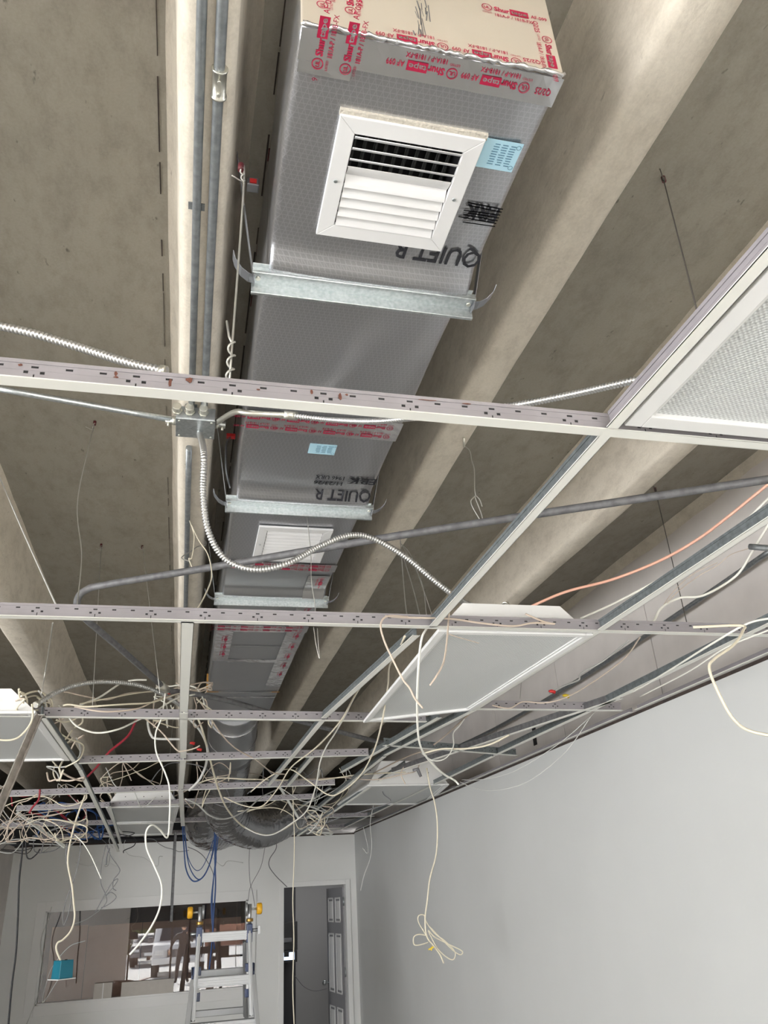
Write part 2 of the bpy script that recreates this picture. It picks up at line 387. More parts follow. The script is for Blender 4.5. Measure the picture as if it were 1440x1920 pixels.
# flat casings
def casing(name, x0, x1, z0, z1, wd, m='trim'):
    t = MB().box((x0-wd, BY-.014, z0-(wd if z0 > .5 else 0)), (x0, BY, z1+wd)).box((x1, BY-.014, z0-(wd if z0 > .5 else 0)), (x1+wd, BY, z1+wd)).box((x0, BY-.014, z1), (x1, BY, z1+wd))
    if z0 > .5: t.box((x0, BY-.014, z0-wd), (x1, BY, z0))
    return bevel(t.build(name, m, kind='structure'))
trw = casing('trim_1', WX0, WX1, WZ0, WZ1, .10)
trd = casing('trim_2', DX0, DX1, 0, DZ, .055)
wf = MB().box((WX0, BY-.004, WZ0), (WX0+.022, BY+T, WZ1)).box((WX1-.02, BY-.004, WZ0), (WX1, BY+T, WZ1)).box((WX0, BY-.004, WZ0), (WX1, BY+T, WZ0+.018)).box((WX0, BY-.004, WZ1-.012), (WX1, BY+T, WZ1)).build('window_1', 'trim', kind='structure')
TILT = radians(-.45)                       # the pane leans a little in its rebate
gy = BY+.035; zc = (WZ0+WZ1)/2; hh = (WZ1-WZ0)/2
gN = V((0, -cos(TILT), -sin(TILT)))
MB().quad((WX0+.01, gy+sin(TILT)*(-hh)*-1, WZ0), (WX1-.01, gy+sin(TILT)*hh, WZ0), (WX1-.01, gy-sin(TILT)*hh, WZ1), (WX0+.01, gy-sin(TILT)*hh, WZ1)).build('window_pane', 'glass', wf)
def mir(px, py, Y):                        # point at distance Y behind the photographer that shows at this pixel in the pane
    d = ray(px, py); p0 = V((0, gy, zc)); t = (p0-CAM).dot(gN)/d.dot(gN); h = CAM+d*t
    r = d-2*d.dot(gN)*gN; return h+r*((Y-h.y)/r.y)

# office behind
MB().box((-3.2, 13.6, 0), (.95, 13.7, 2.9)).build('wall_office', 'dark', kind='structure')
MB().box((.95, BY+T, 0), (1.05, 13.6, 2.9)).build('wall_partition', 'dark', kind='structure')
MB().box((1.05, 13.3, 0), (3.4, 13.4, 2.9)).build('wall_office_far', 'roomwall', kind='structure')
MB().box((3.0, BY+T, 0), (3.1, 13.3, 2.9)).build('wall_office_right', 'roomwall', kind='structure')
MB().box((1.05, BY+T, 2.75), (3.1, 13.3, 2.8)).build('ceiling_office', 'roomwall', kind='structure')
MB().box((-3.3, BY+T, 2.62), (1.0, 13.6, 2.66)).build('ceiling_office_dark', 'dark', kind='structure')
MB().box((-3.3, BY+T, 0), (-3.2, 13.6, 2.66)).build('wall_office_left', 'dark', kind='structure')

# door leaf, hinged right, standing open into the office
dl = bpy.data.objects.new('door_1', None); COL.objects.link(dl); dl.location = (DX1-.02, BY+.10, 0); dl['kind'] = 'structure'
H0 = V(dl.location); ang = radians(84); dv = V((-cos(ang), sin(ang), 0)); dn = V((-sin(ang), -cos(ang), 0))  # leaf direction, face seen
tgt = ray(613, 1760); best = None
for k in range(60, 100):
    a = radians(k); e = H0+V((-cos(a), sin(a), 0))*.74; q = abs(e.x/e.y-tgt.x/tgt.y)
    if best is None or q < best[0]: best = (q, a)
ang = best[1]; dv = V((-cos(ang), sin(ang), 0)); dn = V((-sin(ang), -cos(ang), 0))
MB().obox(H0+V((0, 0, .01)), dv*.74, -dn*.035, V((0, 0, 2.0))).build('door_leaf', 'door', dl)
for (u0, u1, z0, z1) in ((.10, .33, 1.62, 1.90), (.42, .65, 1.62, 1.90), (.10, .33, .86, 1.50), (.42, .65, .86, 1.50), (.10, .33, .2, .72), (.42, .65, .2, .72)):
    o_ = H0+dn*.001
    mb = MB()
    for (a, b_, c, d_) in ((u0, u0+.018, z0, z1), (u1-.018, u1, z0, z1), (u0, u1, z0, z0+.018), (u0, u1, z1-.018, z1)):
        mb.obox(o_+dv*a+V((0, 0, c)), dv*(b_-a), dn*.008, V((0, 0, d_-c)))
    mb.obox(o_+dv*(u0+.04)+V((0, 0, z0+.04)), dv*(u1-u0-.08), dn*.006, V((0, 0, z1-z0-.08)))
    bevel(mb.build('door_panel', 'trim', dl), .003)
kb = H0+dv*.69+V((0, 0, .95))
bevel(MB().cyl(kb, kb+dn*.045, .011).ico(kb+dn*.06, .028, 2).cyl(kb, kb+dn*.006, .03).build('door_handle', 'galv', dl))
for z in (.3, 1.05, 1.8): MB().cyl(H0+V((.008, -.012, z)), H0+V((.008, -.012, z+.1)), .007, 8).build('hinge', 'galv', dl)

# ================================================================== front of the shop, behind the photographer (seen mirrored in the pane)
fy = FRONT_Y
o0 = mir(238, 1790, fy); o1 = mir(462, 1790, fy); top = mir(300, 1741, fy).z
xa, xb = sorted((o0.x, o1.x))
fr = MB().box((-7.0, fy-.1, 0), (xa, fy, SLAB)).build('wall_front', 'upper', kind='structure')
MB().box((xb, fy-.1, 0), (UX, fy, SLAB)).build('wall_front_right', 'upper', kind='structure')
MB().box((xa, fy-.1, 3.2), (xb, fy, SLAB)).build('wall_front_header', 'dark', kind='structure')
sf = thing('storefront_frame', 'dark metal shopfront frame mirrored in the office window', 'storefront', (xa, fy, 0))
MB().box((xa, fy-.08, 3.1), (xb, fy-.02, 3.2)).build('head_rail', 'sign', sf)
MB().box((xa, fy-.08, top), (xb, fy-.02, top+.07)).build('transom', 'sign', sf)
tz = mir(300, 1693, fy).z
MB().box((xa, fy-.06, top+.07), (xb, fy-.04, tz)).build('tinted_panel', 'tint', sf)
for px in (241, 320.5, 374, 462):
    q = mir(px, 1790, fy); MB().box((q.x-.025, fy-.08, 0), (q.x+.025, fy-.02, 3.15)).build('mullion', 'sign', sf)
for px in (262, 290): q = mir(px, 1740, fy); MB().box((q.x-.02, fy-.08, top), (q.x+.02, fy-.02, 3.15)).build('mullion', 'sign', sf)
MB().box((-40, -80, -.12), (30, fy-.1, -.02)).build('ground', 'asphalt', kind='structure')
MB().box((-30, -48, 0), (30, -47.5, 2.2)).build('wall_street', 'brick', kind='structure')
sun_line = thing('parking_line', 'yellow painted line on the paving outside, mirrored in the window', 'line', (0, -9, 0))
q = mir(262, 1815, -8.5); MB().box((q.x-.06, -12, -.02), (q.x+.06, -7.5, -.012)).build('paint_stripe', 'linepaint', sun_line)

# SUV
c = mir(334, 1800, -13.5); cx = c.x
suv = thing('parked_car', 'white off-road car parked outside, mirrored in the office window', 'car', (cx, -14, 0))
def car(root, cx, y0, L_, W_, H_, paint, high=.75):
    s = 1
    prof = [(0, .45), (.05, .80*high+.25), (.12, high+.28), (.9, high+.38), (1.35, H_-.06), (1.6, H_), (L_-.5, H_), (L_-.15, high+.35), (L_, high), (L_, .42)]
    b = MB()
    vs = [];  n = len(prof)
    for k, (fx, iz) in enumerate(((-1, .0), (-.92, 0), (.92, 0), (1, 0))):
        for (u, z) in prof:
            inset = .10*max(0, (z-high-.3)) if abs(fx) == 1 or True else 0
            vs.append((cx+fx*(W_/2-inset), y0-u, z-(.05 if abs(fx) == 1 else 0)*(z > high)))
    b.add(vs, [(k*n+i, k*n+(i+1) % n, (k+1)*n+(i+1) % n, (k+1)*n+i) for k in range(3) for i in range(n)]+[list(range(n))[::-1], [3*n+i for i in range(n)]])
    bevel(b.build('body', paint, root), .03, 3)
    g = MB()
    g.quad((cx-W_*.38, y0-.93, high+.40), (cx+W_*.38, y0-.93, high+.40), (cx+W_*.33, y0-1.33, H_-.10), (cx-W_*.33, y0-1.33, H_-.10))
    g2 = MB()
    for p in g.v: g2.v.append(p+V((0, .03, .01)))
    g2.f = g.f; g2.smooth = g.smooth; g2.build('windscreen', 'carglass', root)
    for sx in (-1, 1):
        MB().box((cx+sx*(W_/2-.02)-.03, y0-L_+.7, high+.38), (cx+sx*(W_/2-.02)+.03, y0-1.5, H_-.15)).build('side_window', 'carglass', root)
        bevel(MB().box((cx+sx*W_*.56-.1, y0-1.1, high+.35), (cx+sx*W_*.56+.1, y0-1.0, high+.55)).build('wing_mirror', 'cardark', root), .03)
        bevel(MB().box((cx+sx*W_*.36-.15, y0+.0, high-.05), (cx+sx*W_*.36+.15, y0+.03, high+.13)).build('headlight', 'white', root), .02)
        for u in (.75, L_-.85):
            MB().cyl((cx+sx*(W_/2-.22), y0-u, .36), (cx+sx*(W_/2+.01), y0-u, .36), .37, 24).build('wheel', 'tyre', root)
    bevel(MB().box((cx-W_*.22, y0-.02, high-.12), (cx+W_*.22, y0+.035, high+.12)).build('grille', 'cardark', root), .01)
    bevel(MB().box((cx-W_*.5, y0-.1, .40), (cx+W_*.5, y0+.12, .62)).build('bumper', paint, root), .03)
    MB().box((cx-.26, y0+.12, .46), (cx+.26, y0+.13, .58)).build('number_plate', 'white', root)
car(suv, cx, -13.0, 4.6, 1.9, 1.8, 'carwhite')
c = mir(258, 1790, -23); car2 = thing('parked_car', 'dark grey low car parked beyond the white one, mirrored in the window', 'car', (c.x, -23, 0))
car(car2, c.x+.6, -22, 4.4, 1.8, 1.35, 'cardark', .6)
for i, (px, yy) in enumerate(((246, -30), (262, -37), (281, -30), (297, -37), (314, -30))):
    c = mir(px, 1760, yy); sh = thing('street_shrub', ['rounded green shrub at far left of the mirrored street', 'tall green shrub behind the mirrored dark car', 'dense green shrub between the two mirrored cars', 'green shrub above the roof of the mirrored white car', 'green shrub behind the mirrored white car windscreen'][i], 'shrub', (c.x, yy, 0))
    mb = MB()
    for k in range(14): mb.ico((c.x+random.uniform(-.4, .4), yy+random.uniform(-.4, .4), random.uniform(.6, 3.2)), random.uniform(.3, .5), 2, jit=.25)
    mb.build('foliage', 'leaf', sh); MB().cyl((c.x, yy, 0), (c.x, yy, 1), .1, 8).build('stem', 'cardboard', sh)

# person outside / in the doorway, seen as a dark mirrored figure
def person(root, base, h):
    bm = bmesh.new(); lay = bm.verts.layers.skin.verify(); vv = {}
    def v(n, x, y, z, r, q=None):
        a = bm.verts.new((x*h/1.75, y*h/1.75, z*h/1.75)); a[lay].radius = (r, q or r); vv[n] = a; return a
    v('pel', 0, 0, .95, .15, .12); v('sp', 0, .01, 1.12, .14, .11); v('ch', 0, 0, 1.32, .17, .12); v('ne', 0, -.01, 1.47, .07); v('nk', 0, 0, 1.54, .055)
    for s, k in ((-1, 'l'), (1, 'r')):
        v('hip'+k, s*.10, 0, .90, .105); v('kn'+k, s*.15, .02, .50, .07); v('an'+k, s*.18, -.01, .10, .048); v('to'+k, s*.21, .14, .05, .045)
        v('sh'+k, s*.20, 0, 1.42, .07)
        if s < 0: v('el'+k, s*.36, .03, 1.18, .05); v('wr'+k, s*.42, .12, .97, .035)
        else: v('el'+k, s*.30, .10, 1.20, .05); v('wr'+k, s*.17, .30, 1.40, .035)
    E_ = [('pel', 'sp'), ('sp', 'ch'), ('ch', 'ne'), ('ne', 'nk')]
    for k in 'lr': E_ += [('pel', 'hip'+k), ('hip'+k, 'kn'+k), ('kn'+k, 'an'+k), ('an'+k, 'to'+k), ('ch', 'sh'+k), ('sh'+k, 'el'+k), ('el'+k, 'wr'+k)]
    for a, b_ in E_: bm.edges.new((vv[a], vv[b_]))
    vv['pel'][lay].use_root = True
    me = bpy.data.meshes.new('body'); bm.to_mesh(me); bm.free(); me.materials.append(M['cloth'])
    o = bpy.data.objects.new('body', me); COL.objects.link(o); o.parent = root
    o.modifiers.new('skin', 'SKIN'); m = o.modifiers.new('sub', 'SUBSURF'); m.levels = 2; m.render_levels = 2
    k = h/1.75; B = V(base)
    hd = MB().ico(B+V((0, .02, 1.64))*1, .105, 3, (.78, .95, 1.12)); hd.ico(B+V((0, .125, 1.63)), .018, 1, (.8, 1, 1.3))
    for s in (-1, 1): hd.ico(B+V((s*.085, .01, 1.63)), .022, 1, (.4, .8, 1.2)); hd.ico(B+V((s*.032, .105, 1.655)), .012, 1)
    hd.tube([B+V((-.025, .115, 1.585)), B+V((0, .122, 1.582)), B+V((.025, .115, 1.585))], .006, 5)
    hd.build('head', 'skin', root)
    cp = MB().ico(B+V((0, .01, 1.70)), .11, 3, (.85, 1, .75)); cp.obox(B+V((-.07, .08, 1.69)), (.14, 0, 0), (0, .10, -.015), (0, 0, .012)); cp.build('cap', 'cloth2', root)
    for s, wx, wy, wz, dd in ((-1, -.42, .12, .97, V((-.15, .25, -1))), (1, .17, .30, 1.40, V((-.5, .5, .4)))):
        hb = MB(); d = dd.normalized(); sx = d.cross(V((0, 1, 0))).normalized(); nn = sx.cross(d); w0 = B+V((wx, wy, wz))
        hb.tube([w0-d*.02, w0+d*.03, w0+d*.08], [.026, .038, .034], 8)
        for f, (off, ln) in enumerate(((-.027, .065), (-.009, .078), (.009, .072), (.027, .056))):
            p0 = w0+d*.075+sx*off; hb.tube([p0, p0+d*ln*.5+nn*.006, p0+d*ln+nn*.024], [.0095, .009, .007], 6)
        p0 = w0+d*.03-sx*.03; hb.tube([p0, p0-sx*.025+d*.025, p0-sx*.03+d*.055+nn*.01], [.011, .01, .008], 6)
        hb.build('hand', 'skin', root)
c = mir(342, 1800, -9.3)
per = thing('person', 'person in cap and dark clothes standing outside the doorway, mirrored in the window', 'person', (c.x, -9.3, -.02))
person(per, per.location, 1.72)
# leaning boards, debris heap, desk: dark shapes of the mirrored shop front
c0 = mir(392, 1735, fy+.9); c1 = mir(374, 1850, fy+1.2)
tag(MB().bar((c0.x+.1, fy+.25, 2.1), (c1.x+.25, fy+.9, 0), .14, .03, (0, 1, 0)).build('leaning_board', 'cardboard'), 'long brown board leaning beside the mirrored person', 'board')
c = mir(243, 1830, fy+1.2)
db = thing('debris_heap', 'dark heap of torn board scraps on the mirrored shop floor', 'debris', (c.x, fy+1.2, 0))
for i in range(9):
    a = random.uniform(0, 6.3); p = V((c.x+random.uniform(-.35, .35), fy+1.2+random.uniform(-.3, .3), random.uniform(.1, .45)))
    MB().obox(p, V((cos(a), sin(a), random.uniform(-.3, .5)))*.45, V((-sin(a), cos(a), .2))*.3, V((0, 0, .02))).build('board_scrap', 'cardboard', db)
mb = MB()
for i in range(5): mb.ico((c.x+random.uniform(-.3, .3), fy+1.2, .2), .25, 2, jit=.2)
mb.build('rubble', 'cardboard', db)['kind'] = 'stuff'
c = mir(435, 1812, fy+1.0)
dk = thing('work_table', 'dark work table with clutter at the mirrored shop window', 'table', (c.x, fy+1, 0))
MB().box((c.x-.55, fy+.7, .82), (c.x+.55, fy+1.2, .86)).build('tabletop', 'darkobj', dk)
for sx in (-.5, .5):
    for sy in (.74, 1.16): MB().box((c.x+sx-.02, fy+sy-.02, 0), (c.x+sx+.02, fy+sy+.02, .82)).build('leg', 'darkobj', dk)
bx = tag(MB().box((c.x-.4, fy+.8, .86), (c.x-.1, fy+1.1, 1.1)).build('tool_case', 'darkobj'), 'small dark case on the mirrored work table', 'case')

# ================================================================== things at the back window and in the office
def sheet(px0, px1, ptop, name, label, Y=BY+.16):
    a = at_y(px0, 1800, Y).x; b_ = at_y(px1, 1800, Y).x; z1 = at_y((px0+px1)/2, ptop, Y).z
    return tag(MB().box((a, Y, .5), (b_, Y+.012, z1)).build(name, 'cardboard'), label, 'board')
sheet(91, 159, 1737, 'brown_board', 'narrow brown board behind the left end of the office window', BY+.17)
sheet(160, 262, 1733, 'brown_board', 'wide brown board behind the office window, second from left')
sheet(263, 352, 1727, 'brown_board', 'brown board in the middle behind the mirrored doorway', BY+.175)
sheet(353, 450, 1722, 'brown_board', 'brown board behind the window beside the ladder', BY+.19)
a = at_y(174, 1878, BY-.02); b_ = at_y(207, 1853, BY-.02)
cb = thing('carton', 'small pale square carton on the office window sill', 'box', (a.x, BY-.05, WZ0+.01))
bevel(MB().box((a.x, BY-.03, WZ0+.019), (a.x+.19, BY+.015, WZ0+.165)).build('carton_body', 'box', cb))
MB().box((a.x+.09, BY-.031, WZ0+.019), (a.x+.1, BY-.03, WZ0+.165)).build('tape_strip', 'trim', cb)
a = at_y(226, 1872, BY)
tag(bevel(MB().box((a.x, BY-.012, WZ0+.019), (a.x+.56, BY+.0, WZ0+.155)).build('board_offcut', 'box')), 'long pale board offcut lying on edge on the window sill', 'board')

a = at_y(533, 1740, 12.6); b_ = at_y(556, 1740, 12.6)
MB().box((1.06, 12.7, 0), (b_.x-.0, 13.3, 2.75)).build('wall_office_shade', 'dark', kind='structure')  # dark panel standing in for the shaded part of the office wall
zt = at_y(545, 1728, 12.6).z; zb = at_y(545, 1781, 12.6).z
wb2 = thing('wall_cabinet', 'black open equipment box on the office wall above the screen', 'cabinet', (a.x, 12.6, zb))
bevel(MB().box((a.x-.2, 12.5, zb), (b_.x, 12.7, zt)).build('cabinet_body', 'darkobj', wb2), .005)
bevel(MB().box((a.x-.05, 12.49, zb+.1), (b_.x-.08, 12.5, zt-.2)).build('cabinet_door', 'greycab', wb2), .005)
z1 = at_y(545, 1782, 12.5).z; z0 = at_y(545, 1804, 12.5).z
mo = thing('monitor', 'black monitor with a lit pale screen beyond the open door', 'monitor', (a.x, 12.5, z0))
bevel(MB().box((a.x-.3, 12.46, z0), (b_.x-.01, 12.5, z1)).build('monitor_case', 'darkobj', mo), .004)
MB().box((a.x-.28, 12.455, z0+.03), (b_.x-.05, 12.46, z1-.02)).build('screen', 'screen', mo); scr = [q for q in mo.children if q.name.startswith('screen')][0]
MB().box((a.x-.02, 12.452, z0+.07), (a.x+.05, 12.455, z0+.13)).build('screen_image', 'darkobj', scr)
MB().box((a.x-.12, 12.48, .9), (a.x-.06, 12.52, z0)).build('monitor_arm', 'darkobj', mo)

# ================================================================== CEILING GRID
def tee(name, label, p0, p1, web='teeweb', wide=.024, high=.038, holes=True, phase=None, group=None, cat='ceiling tee', roll=0, face='teeface'):
    p0 = V(p0); p1 = V(p1); d = p1-p0; L_ = d.length; d.normalize()
    side = d.cross(V((0, 0, 1))).normalized(); up = side.cross(d)
    if roll: R_ = Matrix.Rotation(roll, 3, d); side = R_ @ side; up = R_ @ up
    root = thing(name, label, cat, p0, group)
    fb = MB(); fb.obox(p0-side*wide/2, d*L_, side*wide, up*.0012)
    fb.obox(p0-side*wide/2, d*L_, side*.0012, up*.003); fb.obox(p0+side*(wide/2-.0012), d*L_, side*.0012, up*.003)
    fb.build('face_flange', face, root)
    us = {0, L_}; vs_ = {.0012, high*.2, high*.42, high*.44, high*.58, high*.72, high*.83, high}
    rects = []
    if holes:
        mod = .1524; ph = (phase if phase is not None else .07) % mod
        k = -1
        while ph+k*mod < L_+.1:
            c = ph+k*mod; k += 1
            for off in (0, .0508, .1016): rects.append((c+off-.0055, c+off+.0055, high*.72, high*.83))
            for off in (-.012, .012): rects.append((c+off-.0035, c+off+.0035, high*.44, high*.58))
            rects.append((c-.0012, c+.0012, high*.2, high*.42))
        rects = [r for r in rects if r[0] > .004 and r[1] < L_-.004]
        for r in rects: us.update((r[0], r[1]))
    us = sorted(us); vs_ = sorted(vs_); nv = len(vs_)
    rr = sorted(rects); verts = []; faces = []
    for u in us:
        for z in vs_: verts.append(p0+d*u+up*z)
    for i in range(len(us)-1):
        um = (us[i]+us[i+1])/2; near = [r for r in rr if r[0] < um < r[1]]
        for j in range(nv-1):
            zm = (vs_[j]+vs_[j+1])/2
            if any(r[2] < zm < r[3] for r in near): continue
            faces.append((i*nv+j, (i+1)*nv+j, (i+1)*nv+j+1, i*nv+j+1))
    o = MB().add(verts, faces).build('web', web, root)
    m = o.modifiers.new('thickness', 'SOLIDIFY'); m.thickness = .0026; m.offset = 0
    if holes: MB().obox(p0-side*.0003+up*.002, d*L_, side*.0006, up*(high-.003)).build('hole_shade', 'black', root)  # black plane added so the web holes show their inner shade
    bb = MB().obox(p0-side*.003+up*(high-.003), d*L_, side*.006, up*.007)
    bb.obox(p0-side*.0016+up*high*.6, d*L_, side*.0032, up*.0012)
    bb.build('bulb', web, root)
    return root
g_ = GZ
T1 = tee('main_tee', 'nearest white main tee crossing the whole view below the duct', at_z(-60, 708, g_), (RX, 1.075, g_), phase=.244+.152+.0)
def rust(root, spots, Y, m='rust'):
    for (px, py, w_, h_) in spots:
        c = at_y(px, py, Y); random.seed(int(px)); pts = []
        for k in range(9):
            a = 2*pi*k/9; q = random.uniform(.6, 1.1); pts.append((c.x+cos(a)*w_*q, Y, c.z+sin(a)*h_*q))
        MB().prism(pts, (0, .0004, 0)).build('rust_mark', m, root)
rust(T1, ((38, 684, .004, .003), (217, 700, .003, .006), (218, 707, .005, .002), (319, 718, .003, .009), (355, 712, .007, .006), (484, 730, .004, .002), (584, 734, .003, .006), (638, 744, .003, .008), (650, 740, .003, .002), (800, 750, .02, .0012), (875, 757, .01, .0015)), 1.0725)
tee('main_tee', 'second main tee from the camera, meeting the middle light fixture', (LX, 2.205, g_), (RX, 2.235, g_))
tee('main_tee', 'third main tee, ending beside the tilted light lens', (LX, 3.40, g_), at_z(799, 1354, g_))
tee('main_tee', 'short main tee running from the tilted light lens to the right wall', at_z(848, 1330, g_), at_z(1166, 1333, g_))
tee('main_tee', 'fourth main tee with a cut end hanging free over the concrete', (at_z(148, 1432, g_)), at_z(691, 1417, g_))
tee('main_tee', 'short main tee beside the far right light, ending near the wall', at_z(720, 1398, g_), at_z(968, 1417, g_), web='teegrey')
tee('main_tee', 'fifth main tee from the camera with a cut right end', at_z(12, 1494, g_), at_z(628, 1472, g_))
tee('main_tee', 'sixth main tee, below the pale fixture box near the back', at_z(30, 1521, g_), at_z(590, 1498, g_), holes=True)
tee('main_tee', 'seventh main tee, in front of the silver flexible ducts', at_z(2, 1552, g_), at_z(702, 1531, g_))
tee('main_tee', 'last main tee, just before the back wall', at_z(60, 1574, g_), at_z(655, 1552, g_))
tee('main_tee', 'ninth tee, faint and grey right above the back wall', (-1.5, 10.1, g_+.02), (1.9, 10.15, g_+.02), web='teegrey', holes=False)
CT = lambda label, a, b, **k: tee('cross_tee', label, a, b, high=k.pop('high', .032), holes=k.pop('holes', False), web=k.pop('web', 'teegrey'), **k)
CT('long grey cross tee beside the near right light, running away to the middle light', (.722, 1.08, g_), (.724, 2.22, g_), wide=.024)
CT('near right cross tee carrying the big prismatic light', (.722, -.3, g_), (.722, 1.06, g_), web='teeweb')
CT('pale cross tee sloping beside the tilted lens, second to third main tee', at_z(781, 1192, g_), at_z(607, 1347, g_))
CT('pale cross tee continuing past the third main tee over the far end', at_z(606, 1350, g_), at_z(503, 1474, g_))
CT('short pale cross tee right of the fourth main tee', at_z(585, 1421, g_), at_z(540, 1474, g_))
CT('pale vertical-looking cross tee left of the duct, second to third main tee', (-.02, 2.22, g_), (-.024, 3.42, g_), web='teeface', high=.02, wide=.036)
CT('pale cross tee left of the duct, third to fourth main tee', (-.024, 3.44, g_), (-.02, 4.6, g_), web='teeface', high=.02, wide=.036)
CT('pale cross tee left of the duct, fourth to fifth main tee', (-.02, 4.66, g_), (-.03, 5.9, g_), web='teeface', high=.02, wide=.036)
CT('pale cross tee left of the duct, fifth to sixth main tee', (-.03, 5.95, g_), (.0, 8.2, g_-.05), web='teeface', high=.02, wide=.036)
CT('long right cross tee passing along the tilted lens, nearest stretch', (1.297, .3, g_), (1.30, 2.21, g_))
CT('long right cross tee along the right edge of the tilted lens', (1.30, 2.24, g_), (1.28, 3.38, g_))
CT('right cross tee beyond the tilted lens, towards the back', (1.28, 3.41, g_), at_z(722, 1417, g_))
CT('right cross tee over the looped cables at the back', at_z(721, 1419, g_), at_z(560, 1545, g_))
CT('thin cross tee ending beside the tilted lens corner', at_z(824, 1346, g_), at_z(640, 1449, g_))
CT('cross tee closest to the right wall, nearest stretch', (1.86, .6, g_), (1.87, 2.22, g_))
CT('cross tee closest to the right wall, second stretch', (1.87, 2.25, g_), (1.885, 3.42, g_))
CT('cross tee closest to the right wall, third stretch', (1.885, 3.45, g_), (1.87, 4.7, g_))
CT('cross tee closest to the right wall, reaching the back corner', (1.87, 4.73, g_), (1.88, 10.0, g_))
CT('grey cross tee between two far right stretches', at_z(1165, 1310, g_), at_z(735, 1450, g_), web='dark_emt')
CT('left cross tee along the left light fixture', (-.595, 3.46, g_), (-.60, 4.95, g_))
CT('left cross tee with its far end sagging towards the back wall', (-.60, 4.97, g_), at_y(222, 1597, 8.6))
CT('left cross tee stub beside the sagging one', at_z(205, 1512, g_), at_y(226, 1582, 8.4))
tee('fallen_tee', 'tee hanging down from the third main tee at the left edge', at_z(76, 1342, g_), at_y(-14, 1555, 3.3), web='dustytan', face='dustytan', high=.022, wide=.034, holes=False, roll=radians(20))
tee('fallen_tee', 'small pale tee lying across the wires at far left', at_y(30, 1525, 7.6), at_y(120, 1590, 7.9), web='teeface', high=.02, holes=False)
tee('fallen_tee', 'crooked grey tee propped among cables at the far right', at_z(512, 1548, g_), at_y(620, 1478, 7.4), web='teegrey', high=.02, holes=False)
tee('fallen_tee', 'slanted grey tee behind the looped cable bundle', at_y(512, 1455, 7.0), at_y(560, 1535, 7.6), web='teegrey', high=.02, holes=False)
tee('fallen_tee', 'long pale tee slanting up to the far right light', at_y(558, 1568, 7.5), at_y(760, 1432, 5.6), web='teegrey', high=.02, holes=False)

# wall angle on the right wall
for i, (a, b_) in enumerate(((.6, 3.4), (3.45, 6.2), (6.25, 10.3))):
    t = thing('wall_angle', ['nearest white wall angle along the top of the right wall', 'middle wall angle along the top of the right wall', 'far wall angle reaching the back corner'][i], 'wall angle', (RX-.02, a, GZ))
    MB().box((RX-.024, a, GZ-.004), (RX-.001, b_, GZ-.002)).build('face_flange', 'teeface', t); MB().box((RX-.003, a, GZ-.004), (RX-.001, b_, GZ+.02)).build('web', 'teeweb', t)

# ================================================================== LIGHT FIXTURES
def troffer(label, c4, hz=.085, frame=.028, inset=.002, panels=1, housing='white', lensmat='lens'):
    """c4: near-left, near-right, far-right, far-left corners of the face"""
    c4 = [V(p) for p in c4]; cen = sum(c4, V())/4
    n = (c4[1]-c4[0]).cross(c4[3]-c4[0]).normalized(); up = n if n.z > 0 else -n
    root = thing('light_fixture', label, 'light fixture', c4[0])
    def lerp(u, v): return (c4[0]*(1-u)+c4[1]*u)*(1-v)+(c4[3]*(1-u)+c4[2]*u)*v
    wu = (c4[1]-c4[0]).length; wv = (c4[3]-c4[0]).length; fu = frame/wu; fv = frame/wv
    # frame rails
    for nm_, (a, b_, c, d) in (('frame_rail', (0, 0, fu, 1)), ('frame_rail', (1-fu, 0, 1, 1)), ('frame_rail', (fu, 0, 1-fu, fv)), ('frame_rail', (fu, 1-fv, 1-fu, 1))):
        mb = MB(); q = [lerp(a, b_), lerp(c, b_), lerp(c, d), lerp(a, d)]
        mb.prism([p-up*.004 for p in q], up*.012); bevel(mb.build(nm_, 'white', root), .002)
        mb = MB()
    q = []
    mb = MB(); e = .008
    for (a, b_, c, d) in ((fu+e, fv, fu+2*e, 1-fv), (1-fu-2*e, fv, 1-fu-e, 1-fv)):
        mb.prism([lerp(a, b_)+up*.001, lerp(c, b_)+up*.001, lerp(c, d)+up*.001, lerp(a, d)+up*.001], up*.006)
    mb.build('lens_bead', 'white', root)
    nu, nv_ = 2, 2
    mb = MB(); mb.prism([lerp(fu, fv)+up*(.004+inset), lerp(1-fu, fv)+up*(.004+inset), lerp(1-fu, 1-fv)+up*(.004+inset), lerp(fu, 1-fv)+up*(.004+inset)], up*.003)
    mb.build('lens', lensmat, root)
    # housing: trapezoid section
    a0, a1, a2, a3 = [p+up*.009 for p in (lerp(.01, .01), lerp(.99, .01), lerp(.99, .99), lerp(.01, .99))]
    t0, t1, t2, t3 = [p+up*hz for p in (lerp(.18, .01), lerp(.82, .01), lerp(.82, .99), lerp(.18, .99))]
    MB().add([a0, a1, a2, a3, t0, t1, t2, t3], [(4, 5, 6, 7), (0, 1, 5, 4), (1, 2, 6, 5), (2, 3, 7, 6), (3, 0, 4, 7)]).build('housing', housing, root)
    hs_ = [q for q in root.children if q.name.startswith('housing')][0]
    for u in (.25, .5, .75):
        p = lerp(u, .005)+up*hz*.5; MB().cyl(p-(c4[3]-c4[0]).normalized()*.002, p, .004, 8).build('knockout', 'black', hs_)
    return root
troffer('large near light fixture with diamond patterned lens at the right edge', [(.742, -.14, g_+.006), (1.285, -.14, g_+.006), (1.285, 1.052, g_+.006), (.742, 1.052, g_+.006)], frame=.034)
troffer('middle light fixture with its lens dropped and tilted out of the grid', [at_z(822, 1182, g_-.002), at_z(1112, 1189, g_), at_z(884, 1331, g_-.003), at_z(681, 1354, g_-.03)], hz=.10, frame=.026)
